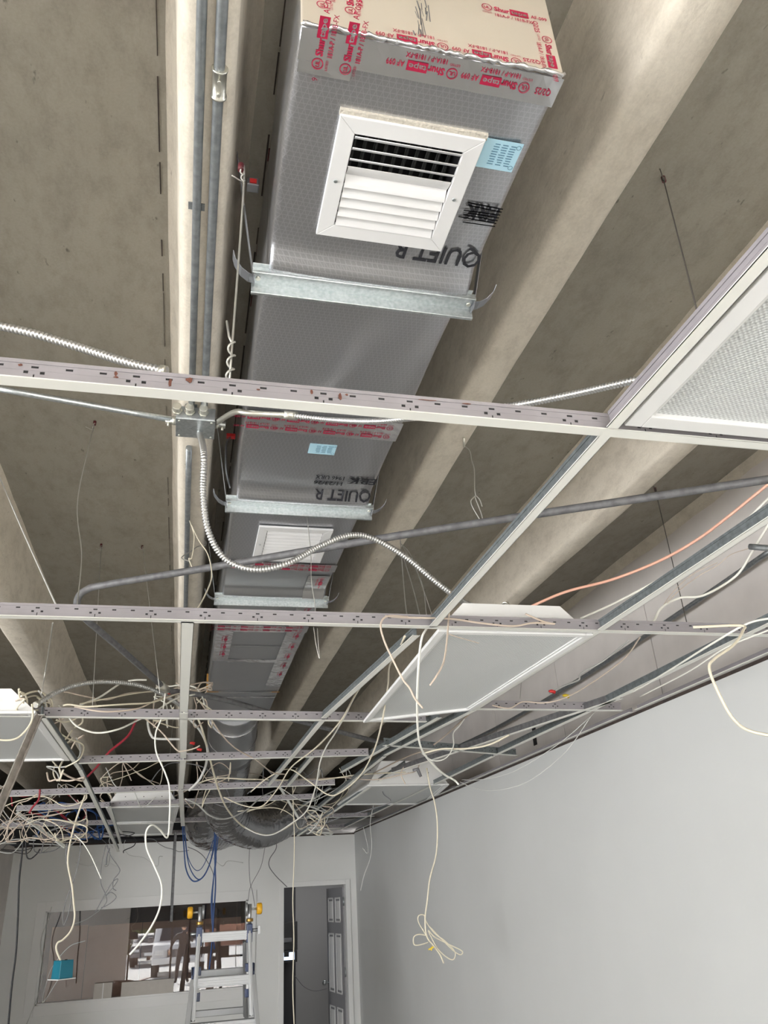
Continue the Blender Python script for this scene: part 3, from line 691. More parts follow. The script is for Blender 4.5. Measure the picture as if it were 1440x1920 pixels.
troffer('left light fixture half outside the view with white end box', [(-1.21, 3.43, g_+.003), (-.612, 3.43, g_+.003), (-.615, 4.62, g_+.003), (-1.21, 4.62, g_+.003)], hz=.10)
troffer('far left light fixture with pale end box above the office window', [at_z(198, 1514, g_), at_z(336, 1512, g_), at_z(328, 1541, g_), at_z(212, 1543, g_)], hz=.16)
troffer('hindmost small light panel below the far left fixture', [at_z(214, 1545, g_), at_z(326, 1543, g_), at_z(322, 1564, g_), at_z(228, 1566, g_)], hz=.05)
troffer('far right light fixture with pale box near the right wall', [at_z(690, 1473, g_), at_z(842, 1471, g_), at_z(800, 1508, g_), at_z(632, 1509, g_)], hz=.18)

# ================================================================== DUCT
DXa, DXb, DYa, DZb, DZt = .114, .594, .79, 3.20, 3.56
HANG = [1.350, 2.475, 3.445]
duct = thing('air_duct', 'long square foil-faced air duct with a taped end running under the concrete', 'duct', (.35, DYa, DZb))
def zb_(y):
    z = DZb
    for h in HANG:
        d = h-.022-y
        if -.04 < d < .06: t = 1-max(0, min(1, d/.06)); z -= .028*t*t*(3-2*t)
    return z
HOLES = [(.242, .458, .960, 1.183), (.254, .474, 2.734, 2.996)]
def section(y0, y1, m):
    hx = [h for h in HOLES if y0 < h[2] < y1]
    ys = [y0]; y = y0
    while y < y1-.03: y += .012 if any(h-.09 < y < h+.01 for h in HANG) else .03; ys.append(min(y, y1))
    ys[-1] = y1; r = .014
    for h in hx: ys += [h[2], h[3]]
    ys = sorted(set(ys)); xi = sorted([DXa+r+(DXb-DXa-2*r)*k/8 for k in range(1, 8)]+[q for h in hx for q in h[:2]])
    vs = []; 
    for y in ys:
        zb = zb_(y); e = .002*sin(y*11)
        xa, xb = DXa+e, DXb+e*.6
        pr = [(xa, DZt), (xa, zb+r*1.2), (xa+r*.3, zb+r*.35), (xa+r, zb+.001)]
        for q in xi: pr.append((q, zb-.003*sin(pi*(q-DXa)/(DXb-DXa))*(1+.6*sin(y*7))))
        pr += [(xb-r, zb+.001), (xb-r*.3, zb+r*.35), (xb, zb+r*1.2), (xb, DZt)]
        vs += [(x, y, z) for x, z in pr]
    n = len(pr)
    def cut(k, i):
        a, b_ = vs[k*n+i], vs[(k+1)*n+(i+1) % n]; cx, cy = (a[0]+b_[0])/2, (a[1]+b_[1])/2
        return 3 <= i <= len(pr)-5 and any(h[0] < cx < h[1] and h[2] < cy < h[3] for h in hx)
    fs = [(k*n+i, (k+1)*n+i, (k+1)*n+(i+1) % n, k*n+(i+1) % n) for k in range(len(ys)-1) for i in range(n) if not cut(k, i)]
    fs += [list(range(n)), [(len(ys)-1)*n+i for i in range(n)][::-1]]
    return MB().add(vs, fs, True).build('duct_section', m, duct)
for y0, y1, m in ((DYa, 1.353, 'foil'), (1.355, 1.96, 'foil'), (1.962, 3.118, 'foil'), (3.12, 4.30, 'foil_plain'), (4.302, 5.38, 'foil_plain'), (5.382, 6.3, 'foil_plain')): section(y0, y1, m)
o = MB().box((DXa+.002, DYa-.006, DZb+.004), (DXb-.002, DYa+.001, DZt)).build('end_cap', 'captape', duct); bevel(o, .006, 3)
# tapes: flat strips slightly proud of the board
def strip(x0, x1, y0, y1, z=None, name='tape_strip', crumple=.0012):
    nx = max(2, int((x1-x0)/.02)); ny = max(2, int((y1-y0)/.02)); vs = []
    for j in range(ny+1):
        for i in range(nx+1):
            x = x0+(x1-x0)*i/nx; y = y0+(y1-y0)*j/ny; vs.append((x, y, (z if z else zb_(y))-.0045-random.uniform(0, crumple)))
    return MB().add(vs, [(j*(nx+1)+i, (j+1)*(nx+1)+i, (j+1)*(nx+1)+i+1, j*(nx+1)+i+1) for j in range(ny) for i in range(nx)]).build(name, 'tape', duct)
strip(DXa+.004, DXb-.002, DYa-.004, DYa+.052)
strip(DXa+.006, DXa+.10, DYa+.052, DYa+.075)
strip(DXa+.002, DXb-.002, 1.93, 2.035)
strip(DXa+.002, DXb-.002, 3.07, 3.15)
strip(DXa+.002, DXb-.002, 3.92, 4.03); strip(DXb-.11, DXb-.01, 3.2, 5.2); strip(DXa+.0, DXa+.09, 4.02, 4.6); strip(DXa+.09, DXb-.1, 4.56, 4.62)
for y in (5.5, 6.0): strip(DXa+.01, DXb-.01, y, y+.03)
# crumpled bright tape edge along the front corner
mb = MB(); pts = []
for i in range(60):
    x = DXa+.004+(DXb-DXa-.008)*i/59
    pts.append((x, DYa-.008-random.uniform(0, .003), DZb-.002+random.uniform(-.003, .003)))
mb.tube(pts, [.004+random.uniform(-.0015, .002) for _ in pts], 6).build('tape_fold', 'tape', duct)

random.seed(5); mb = MB()
for i in range(26):
    x = .33+random.gauss(0, .008); z = DZb+random.uniform(.03, .2); l = random.uniform(.01, .05)
    mb.bar((x, DYa-.0066, z), (x+random.uniform(-.004, .004), DYa-.0066, z+l), random.uniform(.0006, .0022), .0003, (0, 1, 0))
mb.build('grime_streak', 'strap', duct)['kind'] = 'stuff'
# printed tape lettering
def tape_row(mb, o, dx, up, n, gap=.137, start=0, second=True, K=1.2):
    o = V(o); dx = V(dx); up = V(up); x = start
    for k in range(n):
        p = o+dx*x; h = .0085*K
        ring(mb, p+dx*.007*K+up*.006*K, dx, up, .0085*K, .0014*K); put_text(mb, 'UL', p+dx*.0022*K+up*.003*K, dx, up, .006*K, .02, width=.0095*K)
        put_text(mb, 'Shur', p+dx*.019*K+up*.001*K, dx, up, h*1.2, .03, width=.0255*K)
        q = p+dx*.045*K; mb.add([q-up*.002*K, q+dx*.031*K-up*.002*K, q+dx*.031*K+up*.013*K, q+up*.013*K], [(0, 1, 2, 3)])
        put_text(mb, 'AF 099', p+dx*.080*K+up*.001*K, dx, up, h, .01, width=.027*K)
        if second:
            put_text(mb, '181A-P / 181B-FX', p+dx*.019*K-up*.013*K, dx, up, h*.85, .01, width=.062*K)
            put_text(mb, 'LISTED', p-dx*.001*K-up*.009*K, dx, up, h*.42, 0, width=.015*K)
        x += gap
def tape_white(mb, o, dx, up, n, gap=.137, start=0, K=1.2):
    o = V(o); dx = V(dx); up = V(up); x = start
    for k in range(n): put_text(mb, 'tape', o+dx*(x+.0465*K)+up*.002*K, dx, up, .0085*K, .02, width=.027*K); x += gap
zp = DZb-.0064; ye = DYa-.0068
nX, pY, nY, pZ, nZ, pX = (-1, 0, 0), (0, 1, 0), (0, -1, 0), (0, 0, 1), (0, 0, -1), (1, 0, 0)
r = MB(); wmb = MB()
tape_row(r, (DXb-.03, DYa+.018, zp), nX, pY, 2, start=.03); tape_white(wmb, (DXb-.03, DYa+.018, zp-.0002), nX, pY, 2, start=.03)
put_text(r, 'Q2/25', (DXb-.016, DYa+.020, zp), nX, pY, .012, .01, width=.03)
tape_row(r, (DXb-.02, ye, DZb+.022), nX, nZ, 2, start=.065); tape_white(wmb, (DXb-.02, ye-.0003, DZb+.022), nX, nZ, 2, start=.065)
put_text(r, 'Q2/25', (DXb-.045, ye, DZb+.030), nX, nZ, .010, .01, width=.034)
put_text(r, 'Q2/25', (DXb-.042, ye, DZb+.150), nZ, pX, .010, .01, width=.034)
tape_row(r, (DXb-.028, ye, DZb+.108), nZ, pX, 1, start=0); tape_white(wmb, (DXb-.028, ye-.0003, DZb+.108), nZ, pX, 1)
tape_row(r, (DXb-.02, DYa+.004, zp), pY, pX if False else (1, 0, 0), 1, start=.0) if False else None
for xo in (.046, .095):
    tape_row(r, (DXa+xo, DYa+.062, zp), nY, nX, 1, start=.0, gap=.12); tape_white(wmb, (DXa+xo, DYa+.062, zp-.0002), nY, nX, 1)
    tape_row(r, (DXa+xo, ye, DZb+.055), pZ, nX, 1, start=0); tape_white(wmb, (DXa+xo, ye-.0003, DZb+.055), pZ, nX, 1)
put_text(r, '9', (DXa+.043, DYa+.085, zp), nY, nX, .010)
tape_row(r, (DXb-.14, ye, DZb+.155), nX if False else pX, pZ, 1, start=.0); tape_white(wmb, (DXb-.14, ye-.0003, DZb+.155), pX, pZ, 1)
for row in (1.955, 2.005):
    tape_row(r, (DXb-.03, row, zp), nX, pY, 4, gap=.118); tape_white(wmb, (DXb-.03, row, zp-.0002), nX, pY, 4, gap=.118)
for row in (3.085, 3.125): tape_row(r, (DXb-.03, row, zp), nX, pY, 4, gap=.118)
for row in (3.94, 3.99): tape_row(r, (DXb-.03, row, zp), nX, pY, 4, gap=.118)
for k in range(9):
    tape_row(r, (DXb-.05, 3.22+k*.2, zp), nY if False else pY, pX, 1)
tape_row(r, (DXa+.05, 4.10, zp), pY, pX, 3, gap=.14)
r.build('tape_print', 'print_red', duct)['kind'] = 'stuff'
wmb.build('tape_print', 'tape', duct)['kind'] = 'stuff'
zq = DZb-.0058
k_ = MB()
put_text(k_, 'QUIET R', (.592, 1.212, zq), nX, pY, .050, .012, width=.205)
put_text(k_, 'FRK', (.585, 1.085, zq), nX, pY, .040, .02, width=.075)
for i in range(7): k_.bar((.59, 1.085+i*.008, zq), (.500+random.uniform(0, .02), 1.083+i*.008+random.uniform(-.004, .004), zq), .0028, .0005)
put_text(k_, 'QUIET R', (.592, 2.385, zq), nX, pY, .046, .012, width=.205)
put_text(k_, 'FRK', (.59, 2.29, zq), nX, pY, .040, .02, width=.10)
for i in range(4): k_.bar((.59, 2.29+i*.012, zq), (.49, 2.292+i*.012, zq), .0028, .0005)
put_text(k_, '1946 URX', (.475, 2.285, zq), nX, pY, .026, .012, width=.10)
put_text(k_, '11/23/26', (.475, 2.325, zq), nX, pY, .026, .012, width=.10)
for i in range(2): k_.bar((.475, 2.333+i*.008, zq), (.375, 2.335+i*.008, zq), .0025, .0005)
for q in k_.v: q.z = zb_(q.y)-.0052
k_.build('board_print', 'print_black', duct)['kind'] = 'stuff'
def ul_label(x0, x1, y0, y1, rot=False):
    o = MB().box((x0, y0, DZb-.0062), (x1, y1, DZb-.0052)).build('rating_label', 'lab_blue', duct)
    lab_ = o
    m = MB(); w_ = x1-x0; h_ = y1-y0
    for c in range(3):
        xx = x1-.012-c*(w_-.03)/3
        for j in range(9): m.box((xx-(w_-.04)/3*random.uniform(.7, 1), y0+h_*(.12+.085*j), DZb-.0065), (xx, y0+h_*(.12+.085*j)+h_*.035, DZb-.0062))
    for yy in (y0+h_*.15, y1-h_*.15): ring(m, (x0+.010 if False else x1-.007, yy, DZb-.0066), nX, pY, .005, .0012)
    m.build('label_print', 'lab_dark', lab_)['kind'] = 'stuff'
ul_label(.492, .572, .926, .992); ul_label(.325, .412, 2.085, 2.145)
# insulation edge round the first grille cut-out
MB().box((.207, .918, DZb-.010), (.495, .930, DZb-.002)).build('insulation_edge', 'insul', duct)

# branch collar and flexible ducts at the far end
col = thing('duct_collar', 'round sheet metal collar at the far end of the air duct', 'duct', (.35, 6.3, 3.3))
pts = [(.35, 6.30, 3.36), (.36, 6.6, 3.33), (.37, 6.95, 3.25), (.38, 7.25, 3.12)]
MB().tube(spline(pts, 5), .21, 28).build('collar_body', 'foil_plain', col)
MB().tube([(.36, 6.58, 3.33), (.36, 6.61, 3.33)], .216, 28).build('collar_band', 'tape', col); MB().tube([(.375, 7.0, 3.235), (.376, 7.04, 3.225)], .216, 28).build('collar_band', 'tape', col)
def flexduct(label, pts, r, amp=.004, pitch=.07):
    root = thing('flexible_duct', label, 'duct', pts[0]); sp = spline(pts, 14); d = 0; q = [sp[0]]; rs = [r]
    fine = []
    for a, b_ in zip(sp, sp[1:]):
        n = max(1, int((b_-a).length/.011))
        for i in range(n): fine.append(a.lerp(b_, i/n))
    fine.append(sp[-1]); rs = []; s = 0
    for i, p in enumerate(fine):
        if i: s += (p-fine[i-1]).length
        rs.append(r+amp*(abs(sin(pi*s/pitch))-.5)*(1+.8*sin(s*9))+random.uniform(-.003, .003))
    mb = MB().tube(fine, rs, 36)
    for i in range(len(mb.v)): mb.v[i] += V((random.uniform(-1, 1), random.uniform(-1, 1), random.uniform(-1, 1)))*.0022
    mb.build('duct_sleeve', 'mylar', root); return root
flexduct('large silver flexible duct sagging in a curve to the right above the office wall', [(.38, 7.2, 3.14), at_y(424, 1462, 7.5), at_y(420, 1505, 7.8), at_y(437, 1538, 8.1), at_y(480, 1553, 8.3), at_y(525, 1538, 8.5), at_y(548, 1520, 8.8)], .19)
flexduct('smaller silver flexible duct bending left behind the large one', [at_y(412, 1500, 9.0), at_y(385, 1520, 9.1), at_y(378, 1550, 9.3), at_y(400, 1562, 9.6), at_y(430, 1555, 9.85)], .185)

# trapeze hangers
def hanger(i, Y, label):
    r_ = thing('duct_hanger', label, 'hanger', (DXa, Y, DZb))
    x0, x1 = DXa-.032, DXb+.02; z = DZb-.033
    mb = MB()
    mb.box((x0, Y-.018, z-.0015), (x1, Y+.018, z))
    mb.box((x0, Y+.0165, z-.028), (x1, Y+.018, z)); mb.box((x0, Y-.018, z), (x1, Y-.0165, z+.016))
    mb.box((x0, Y-.030, z+.0145), (x1-.01, Y-.0165, z+.016)); mb.box((x0, Y+.018, z-.028), (x1, Y+.026, z-.0265))
    bevel(mb.build('channel', 'galv', r_), .0006, 1)
    mb = MB(); zl = z+.001
    mb.box((x0+.02, Y-.006, z+.0005), (x1-.02, Y-.004, z+.003)); mb.build('channel_rib', 'galv', r_)
    for s, x in ((-1, x0+.006), (1, x1-.006)):
        up_ = (s*-1)
        tx = .035 if s < 0 else .78
        tz = 3.46
        MB().bar((x, Y, z-.02), (tx if s < 0 else x+.05, Y-.08, tz), .022, .0012, (1, 0, 0)).build('strap', 'strap', r_)
        p = V((x, Y, z-.005)); t = [p, p+V((s*.014, -.006, -.002)), p+V((s*.030, -.014, .004)), p+V((s*.045, -.026, .018)), p+V((s*.050, -.034, .032))]
        mb = MB()
        for a, b_ in zip(t, t[1:]): mb.add([a+V((0, -.014, 0)), a+V((0, .014, 0)), b_+V((0, .014, 0)), b_+V((0, -.014, 0))], [(0, 1, 2, 3)])
        so_ = mb.build('strap_end', 'strap', r_); sm_ = so_.modifiers.new('thickness', 'SOLIDIFY'); sm_.thickness = .001
        MB().cyl((x-s*.008, Y, z-.004), (x-s*.008, Y, z-.0005), .006, 6).build('screw', 'diecast', r_)
    return r_
hanger(0, HANG[0], 'nearest galvanised hanger channel under the big foil duct')
hanger(1, HANG[1], 'second galvanised hanger channel, just before the far grille')
hanger(2, HANG[2], 'third galvanised hanger channel, before the second main tee')
h4 = thing('hanger_strap_loop', 'orange tie strap round the dull far end of the duct', 'strap', (DXa, 5.36, DZb))
mb = MB(); mb.bar((DXa-.006, 5.36, DZb-.006), (DXa+.07, 5.36, DZb-.006), .012, .002); mb.bar((DXa-.006, 5.36, DZb-.006), (DXa-.008, 5.36, DZb+.12), .012, .002, (0, 1, 0)); mb.bar((DXb-.05, 5.36, DZb-.006), (DXb+.004, 5.36, DZb-.006), .012, .002)
mb.build('tie_strap', mat('amber_strap', (.35, .17, .03), .5), h4)

# grilles
def grille(x0, x1, y0, y1, label, closed):
    z = DZb-.006; root = thing('air_grille', label, 'grille', (x0, y0, z)); fw = .034; t = .009
    for q, nm_ in (([(x0, y0), (x1, y0), (x1-fw, y0+fw), (x0+fw, y0+fw)], 0), ([(x1, y0), (x1, y1), (x1-fw, y1-fw), (x1-fw, y0+fw)], 0), ([(x1, y1), (x0, y1), (x0+fw, y1-fw), (x1-fw, y1-fw)], 0), ([(x0, y1), (x0, y0), (x0+fw, y0+fw), (x0+fw, y1-fw)], 0)):
        bevel(MB().prism([(a, b_, z-t) for a, b_ in q], (0, 0, t)).build('frame_side', 'grille', root), .0016, 2)
    a, b_, c, d = x0+fw, x1-fw, y0+fw, y1-fw
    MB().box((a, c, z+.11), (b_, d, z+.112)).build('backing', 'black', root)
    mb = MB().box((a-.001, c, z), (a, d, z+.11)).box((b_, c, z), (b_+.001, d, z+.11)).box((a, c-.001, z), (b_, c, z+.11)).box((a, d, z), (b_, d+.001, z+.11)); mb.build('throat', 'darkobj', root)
    n = 10
    for i in range(n):
        xx = a+(b_-a)*(i+.5)/n; MB().box((xx-.0032, c, z+.034), (xx-.0024, d, z+.040)).box((xx+.0024, c, z+.034), (xx+.0032, d, z+.040)).box((xx-.0005, c, z+.032), (xx+.0005, d, z+.040)).build('inner_vane', 'vane', root)
    nb = 9
    for i in range(nb):
        yy = c+(d-c)*(i+.45)/nb
        al = radians(30) if i >= closed else radians(-46)
        if closed and i == closed-1: al = radians(-20)
        wd = .0270; dy = cos(al)*wd/2; dz = sin(al)*wd/2
        mb = MB(); K = 6; vs = []
        for k in range(K+1):
            u = -1+2*k/K; bow = .0015*(1-u*u)
            for (tt) in (0, .0011): vs.append((yy+u*dy, z-.004-u*dz-bow+tt))
        pts = [(vs[2*k][0], vs[2*k][1]) for k in range(K+1)]+[(vs[2*k+1][0], vs[2*k+1][1]) for k in range(K, -1, -1)]
        mb.prism([(a+.002, p[0], p[1]) for p in pts], (b_-a-.004, 0, 0))
        mb.cyl((a+.001, yy-dy*.9, z-.003+dz*.9), (b_-.001, yy-dy*.9, z-.003+dz*.9), .0012, 6)
        mb.build('blade', 'grille', root)
    for xx in (x0+fw*.5, x1-fw*.5):
        bevel(MB().cyl((xx, (y0+y1)/2, z-t-.002), (xx, (y0+y1)/2, z-t+.001), .0042, 12).build('screw', 'galv', root), .001)
    return root
grille(.208, .492, .926, 1.217, 'large near white louvred grille with open front blades on the duct', 4)
grille(.220, .508, 2.700, 3.030, 'smaller far white louvred grille behind the bent conduit', 0)

# ================================================================== CONDUITS
def ribbed(name, label, pts, r=.0085, pitch=.0078, group=None, cat='conduit'):
    sp = spline(pts, 16); L_ = 0; cum = [0]
    for a, b_ in zip(sp, sp[1:]): L_ += (b_-a).length; cum.append(L_)
    n = int(L_/pitch)*4; out = []; rs = []; j = 0
    for i in range(n+1):
        s = L_*i/n
        while j < len(cum)-2 and cum[j+1] < s: j += 1
        u = (s-cum[j])/max(1e-9, cum[j+1]-cum[j]); out.append(sp[j].lerp(sp[j+1], min(1, u))); rs.append(r*(1, .92, .62, .92)[i % 4])
    root = thing(name, label, cat, out[0], group); MB().tube(out, rs, 10).build('armour', 'flexsteel', root)
    for e, f in ((0, 6), (-1, -7)):
        MB().tube([out[e], out[f]], r*1.25, 10).build('end_bushing', 'diecast', root)
    return root
def pipe(name, label, pts, r, m, sub=8, cat='conduit', n=12):
    sp = spline([V(p) for p in pts], sub); root = thing(name, label, cat, sp[0]); MB().tube(sp, r, n).build('pipe', m, root); return root
cz = RIBZ-.011
# two straight conduits under the rib
e1 = pipe('straight_conduit', 'left of the two long steel conduits under the concrete rib', [(-.048, -.5, cz), (-.047, 2.2, cz)], .0095, 'galv_dark')
for y in (.2, 1.3, 2.1): MB().bar((-.066, y, cz+.009), (-.03, y, cz+.009), .02, .002, (0, 0, 1)).build('clamp', 'galv_dark', e1)
e2 = pipe('straight_conduit', 'right long steel conduit under the rib, joined by a coupling', [(-.008, -.5, cz), (-.013, .8, cz), (-.008, 2.2, cz)], .0105, 'galv_dark')
c_ = at_z(410, 155, cz); p0 = V((-.0115, c_.y-.03, cz)); p1 = V((-.0115, c_.y+.03, cz))
MB().tube([p0, p0+V((0, .004, 0)), p0+V((0, .005, 0)), p1-V((0, .005, 0)), p1-V((0, .004, 0)), p1], [.0155, .0155, .0135, .0135, .0155, .0155], 16).build('coupling', 'diecast', e2); cpl = [q for q in e2.children if q.name.startswith('coupling')][0]
MB().cyl(p0+V((.0, .017, -.012)), p0+V((0, .017, -.020)), .0035, 8).cyl(p1+V((0, -.017, -.012)), p1+V((0, -.017, -.020)), .0035, 8).build('coupling_screw', 'diecast', cpl)
e3 = pipe('straight_conduit', 'dark conduit carrying on behind the junction box towards the back', [(-.052, 2.34, cz), (-.05, 5, cz), (-.055, 9, cz)], .0105, 'galv_dark')
for y in (4.2,): MB().bar((-.075, y, cz-.006), (-.028, y, cz-.006), .02, .002).build('clamp', 'galv', e3)
# junction box below the rib
jb0 = at_z(330, 789, RIBZ-.05); jb1 = at_z(403, 793, RIBZ-.05)
jx0, jx1, jy = jb0.x, jb1.x, jb0.y
jb = thing('junction_box', 'grey steel junction box under the rib where the conduits meet', 'junction box', (jx0, jy, RIBZ-.05))
bevel(MB().box((jx0, jy-.02, RIBZ-.052), (jx1, jy+.085, RIBZ-.006)).build('box_body', 'galv_dark', jb), .003)
bevel(MB().box((jx0-.001, jy-.021, RIBZ-.0545), (jx1+.001, jy+.086, RIBZ-.052)).build('cover_plate', 'galv', jb), .001); cvp = [q for q in jb.children if q.name.startswith('cover_plate')][0]
ring(mb := MB(), ((jx0+jx1)/2, jy+.03, RIBZ-.0550), pX, pY, .012, .0012); mb.build('knockout', 'galv_dark', jb)
for sx in (jx0+.01, jx1-.01):
    for sy in (jy-.01, jy+.075): MB().cyl((sx, sy, RIBZ-.0575), (sx, sy, RIBZ-.0545), .0035, 8).build('cover_screw', 'diecast', cvp)
for x in (-.052, -.01, .0+(-.09)):
    bevel(MB().cyl((x, jy-.052, RIBZ-.028), (x, jy-.018, RIBZ-.028), .0135, 14).cyl((x, jy-.03, RIBZ-.028), (x, jy-.022, RIBZ-.028), .0165, 6).build('connector', 'diecast', jb), .001)
jc = V((jx0, jy+.03, RIBZ-.03)); jd = V((jx1, jy+.03, RIBZ-.03))
s1 = pipe('side_conduit', 'steel conduit running left from the junction box', [jc-V((.0, 0, 0)), at_z(-30, 724, RIBZ-.035)], .0095, 'galv')
s2 = pipe('side_conduit', 'short pale conduit stub running right from the junction box', [jd, at_z(440, 773, 3.20), at_z(470, 775, 3.172), at_z(545, 779, 3.168)], .0088, 'diecast')
for q, rt in ((jc, s1), (jd, s2)):
    s = -1 if q is jc else 1
    MB().tube([q, q+V((s*.012, 0, 0)), q+V((s*.013, 0, 0)), q+V((s*.034, 0, -.002))], [.015, .015, .012, .012], 12).build('connector', 'diecast', rt)
    MB().cyl(q+V((s*.024, 0, -.01)), q+V((s*.024, 0, -.022)), .0035, 8).build('connector_screw', 'diecast', rt)
q = at_z(545, 779, 3.168); MB().tube([q-V((.02, 0, 0)), q, q+V((.02, 0, 0))], .0125, 12).build('coupling', 'diecast', s2)
ribbed('armoured_conduit', 'flexible steel conduit running left behind the nearest main tee', [at_y(-40, 603, 1.28), at_y(60, 625, 1.26), at_y(150, 652, 1.25), at_y(240, 680, 1.22), at_y(312, 697, 1.20)], .0088)
ribbed('armoured_conduit', 'flexible steel conduit from the stub rising to the near right light', [q, at_y(620, 787, 1.85), at_y(700, 790, 1.72), at_y(780, 783, 1.62), at_y(940, 764, 1.42), at_y(1060, 742, 1.3), at_y(1150, 722, 1.2), at_y(1240, 702, 1.12)], .0088)
jf = V(((jx0+jx1)/2+.012, jy+.085, RIBZ-.03))
ribbed('armoured_conduit', 'long flexible steel conduit drooping in a big loop from the junction box', [jf, at_y(382, 850, 1.98), at_y(381, 930, 2.05), at_y(392, 1000, 2.1), at_y(425, 1050, 2.15), at_y(480, 1068, 2.15), at_y(540, 1056, 2.15), at_y(600, 1024, 2.18), at_y(655, 1004, 2.2), at_y(700, 1010, 2.22), at_y(760, 1044, 2.25), at_y(810, 1085, 2.27), at_y(848, 1114, 2.3), at_y(880, 1134, 2.38), at_y(925, 1141, 2.45), at_y(950, 1134, 2.5)], .0102, .0088)
ribbed('armoured_conduit', 'arched flexible steel conduit above the third main tee at left', [at_y(66, 1322, 3.4), at_y(110, 1296, 3.5), at_y(160, 1281, 3.6), at_y(215, 1279, 3.7), at_y(265, 1286, 3.8), at_y(305, 1302, 3.9), at_y(350, 1330, 4.1)], .0105, .011)
# long dark bent conduit
d1 = pipe('bent_conduit', 'long dark dusty conduit crossing from the right edge and bending down at left', [at_z(1500, 890, 3.0), at_z(1200, 935, 3.0), at_z(960, 971, 3.0), at_z(700, 1012, 3.0), at_z(400, 1063, 3.0), at_z(200, 1096, 3.0), at_z(162, 1106, 3.0), at_z(146, 1122, 2.99), at_z(146, 1142, 2.96), at_z(160, 1160, 2.93), at_z(230, 1220, 2.9), at_z(305, 1287, 2.87)], .0135, 'dark_emt', sub=8)
a = at_z(300, 1284, 2.87); b_ = at_z(312, 1294, 2.868); MB().cyl(a, b_, .02, 14).build('coupling', 'diecast', d1)
pipe('bent_conduit', 'dark conduit continuing from the coupling to the far right of the grid', [at_z(312, 1294, 2.868), at_z(420, 1312, 2.86), at_z(560, 1352, 2.84), at_z(740, 1399, 2.80)], .014, 'dark_emt')
pipe('grid_pipe', 'thin dark pipe along the bare wall above the right grid', [at_x(1460, 1022, UX-.05), at_x(1240, 1172, UX-.05), at_x(1060, 1290, UX-.05), at_x(900, 1380, UX-.05), at_x(760, 1440, UX-.05)], .012, 'galv_dark', cat='pipe')
pipe('pipe_stub', 'short dark pipe stub at the right edge', [at_y(1406, 1025, 1.95), at_y(1470, 1030, 1.85)], .010, 'galv_dark', cat='pipe')
rod = thing('hanging_rod', 'dark metal rod hanging vertically in front of the office window', 'rod', at_y(329, 1562, 9.0))
a = at_y(329, 1560, 9.0); b_ = at_y(321, 1728, 9.0)
MB().obox(a+V((-.014, -.014, 0)), (.028, 0, 0), (0, .004, 0), b_-a).obox(a+V((-.014, -.014, 0)), (.004, 0, 0), (0, .028, 0), b_-a).build('angle_bar', 'dark_emt', rod)

# ================================================================== ANCHORS AND HANGER WIRES
def hwire(label, top, bot, mid=(), m='darkwire', r=.0016, twist_top=True, twist_bot=False, red=True, tail=None):
    top = V(top); bot = V(bot); root = thing('hanger_wire', label, 'wire', top)
    MB().tube(spline([top]+[V(q) for q in mid]+[bot], 8), r, 5).build('wire', m, root)
    d = (([V(q) for q in mid] or [bot])[0]-top).normalized(); e = d.orthogonal().normalized(); f = d.cross(e)
    if twist_top:
        MB().tube([top+d*(.0025*i)+(e*cos(i*.9)+f*sin(i*.9))*.0035 for i in range(22)], r*.9, 4).build('twist', m, root)
        MB().tube([top+d*.05, top+d*.055+e*.012, top+d*.062+e*.035], r*.8, 4).build('wire_tail', m, root)
        MB().cyl(top-V((0, 0, .0)), top-V((0, 0, .018)), .006, 8).build('anchor', 'redpaint' if red else 'galv', root)
    if twist_bot:
        d = -(bot-([V(q) for q in mid] or [top])[-1]).normalized(); e = V((1, 0, 0)); f = d.cross(e).normalized()
        MB().tube([bot+d*(.0026*i)+(e*cos(i*.55)+f*sin(i*.55))*.006 for i in range(34)], r, 5).build('twist', m, root)
        MB().tube([bot+d*.085, bot+d*.10+V((-.006, 0, 0)), bot+d*.135+V((-.012, 0, 0))], r, 5).build('wire_tail', m, root)
    return root
GT = GZ+.04
hwire('near pale hanger wire down to the nearest main tee, coiled at the bottom', at_y(452, 308, 1.10), at_z(430, 718, GT-.005), [at_y(457, 345, 1.1)], m='wire', r=.0021, twist_bot=True)
hwire('dark hanger wire in the bay at upper right, down to the near light', at_z(1243, 332, SLAB), at_x(1313, 606, .722))
hwire('bowed hanger wire from the red-marked anchor to the second main tee', at_z(178, 790, SLAB), at_z(144, 1141, GT), [at_z(146, 935, 3.25), at_z(153, 1040, 2.95)], m='wire')
hwire('straight dark wire from the left of two anchors, passing behind the bent conduit', at_z(190, 1020, SLAB), at_z(173, 1330, GT), m='wire', r=.0015)
hwire('straight dark wire from the right of two anchors, passing behind the bent conduit', at_z(267, 1023, SLAB), at_z(300, 1300, GT), m='wire', r=.0015)
hwire('pale thick wire slanting from the left edge to the second main tee', at_z(-20, 850, SLAB), at_z(108, 1141, GT), [at_z(40, 990, 3.2)], m='ltgrey', r=.0026, twist_top=False)
hwire('dark wire in the last bay at right, down to the second tee', at_z(1228, 915, SLAB), at_z(1289, 1173, GT), m='darkwire', r=.0018)
hwire('thin wire hanging below the second main tee at left', at_z(99, 1168, GT), at_z(77, 1305, GT), [at_z(88, 1240, 2.8)], m='wire', r=.0022, twist_top=False)
hw = thing('hanging_wire', 'bent galvanised wire with a forked hook on the second rib', 'wire', at_z(871, 828, RIBZ+.02))
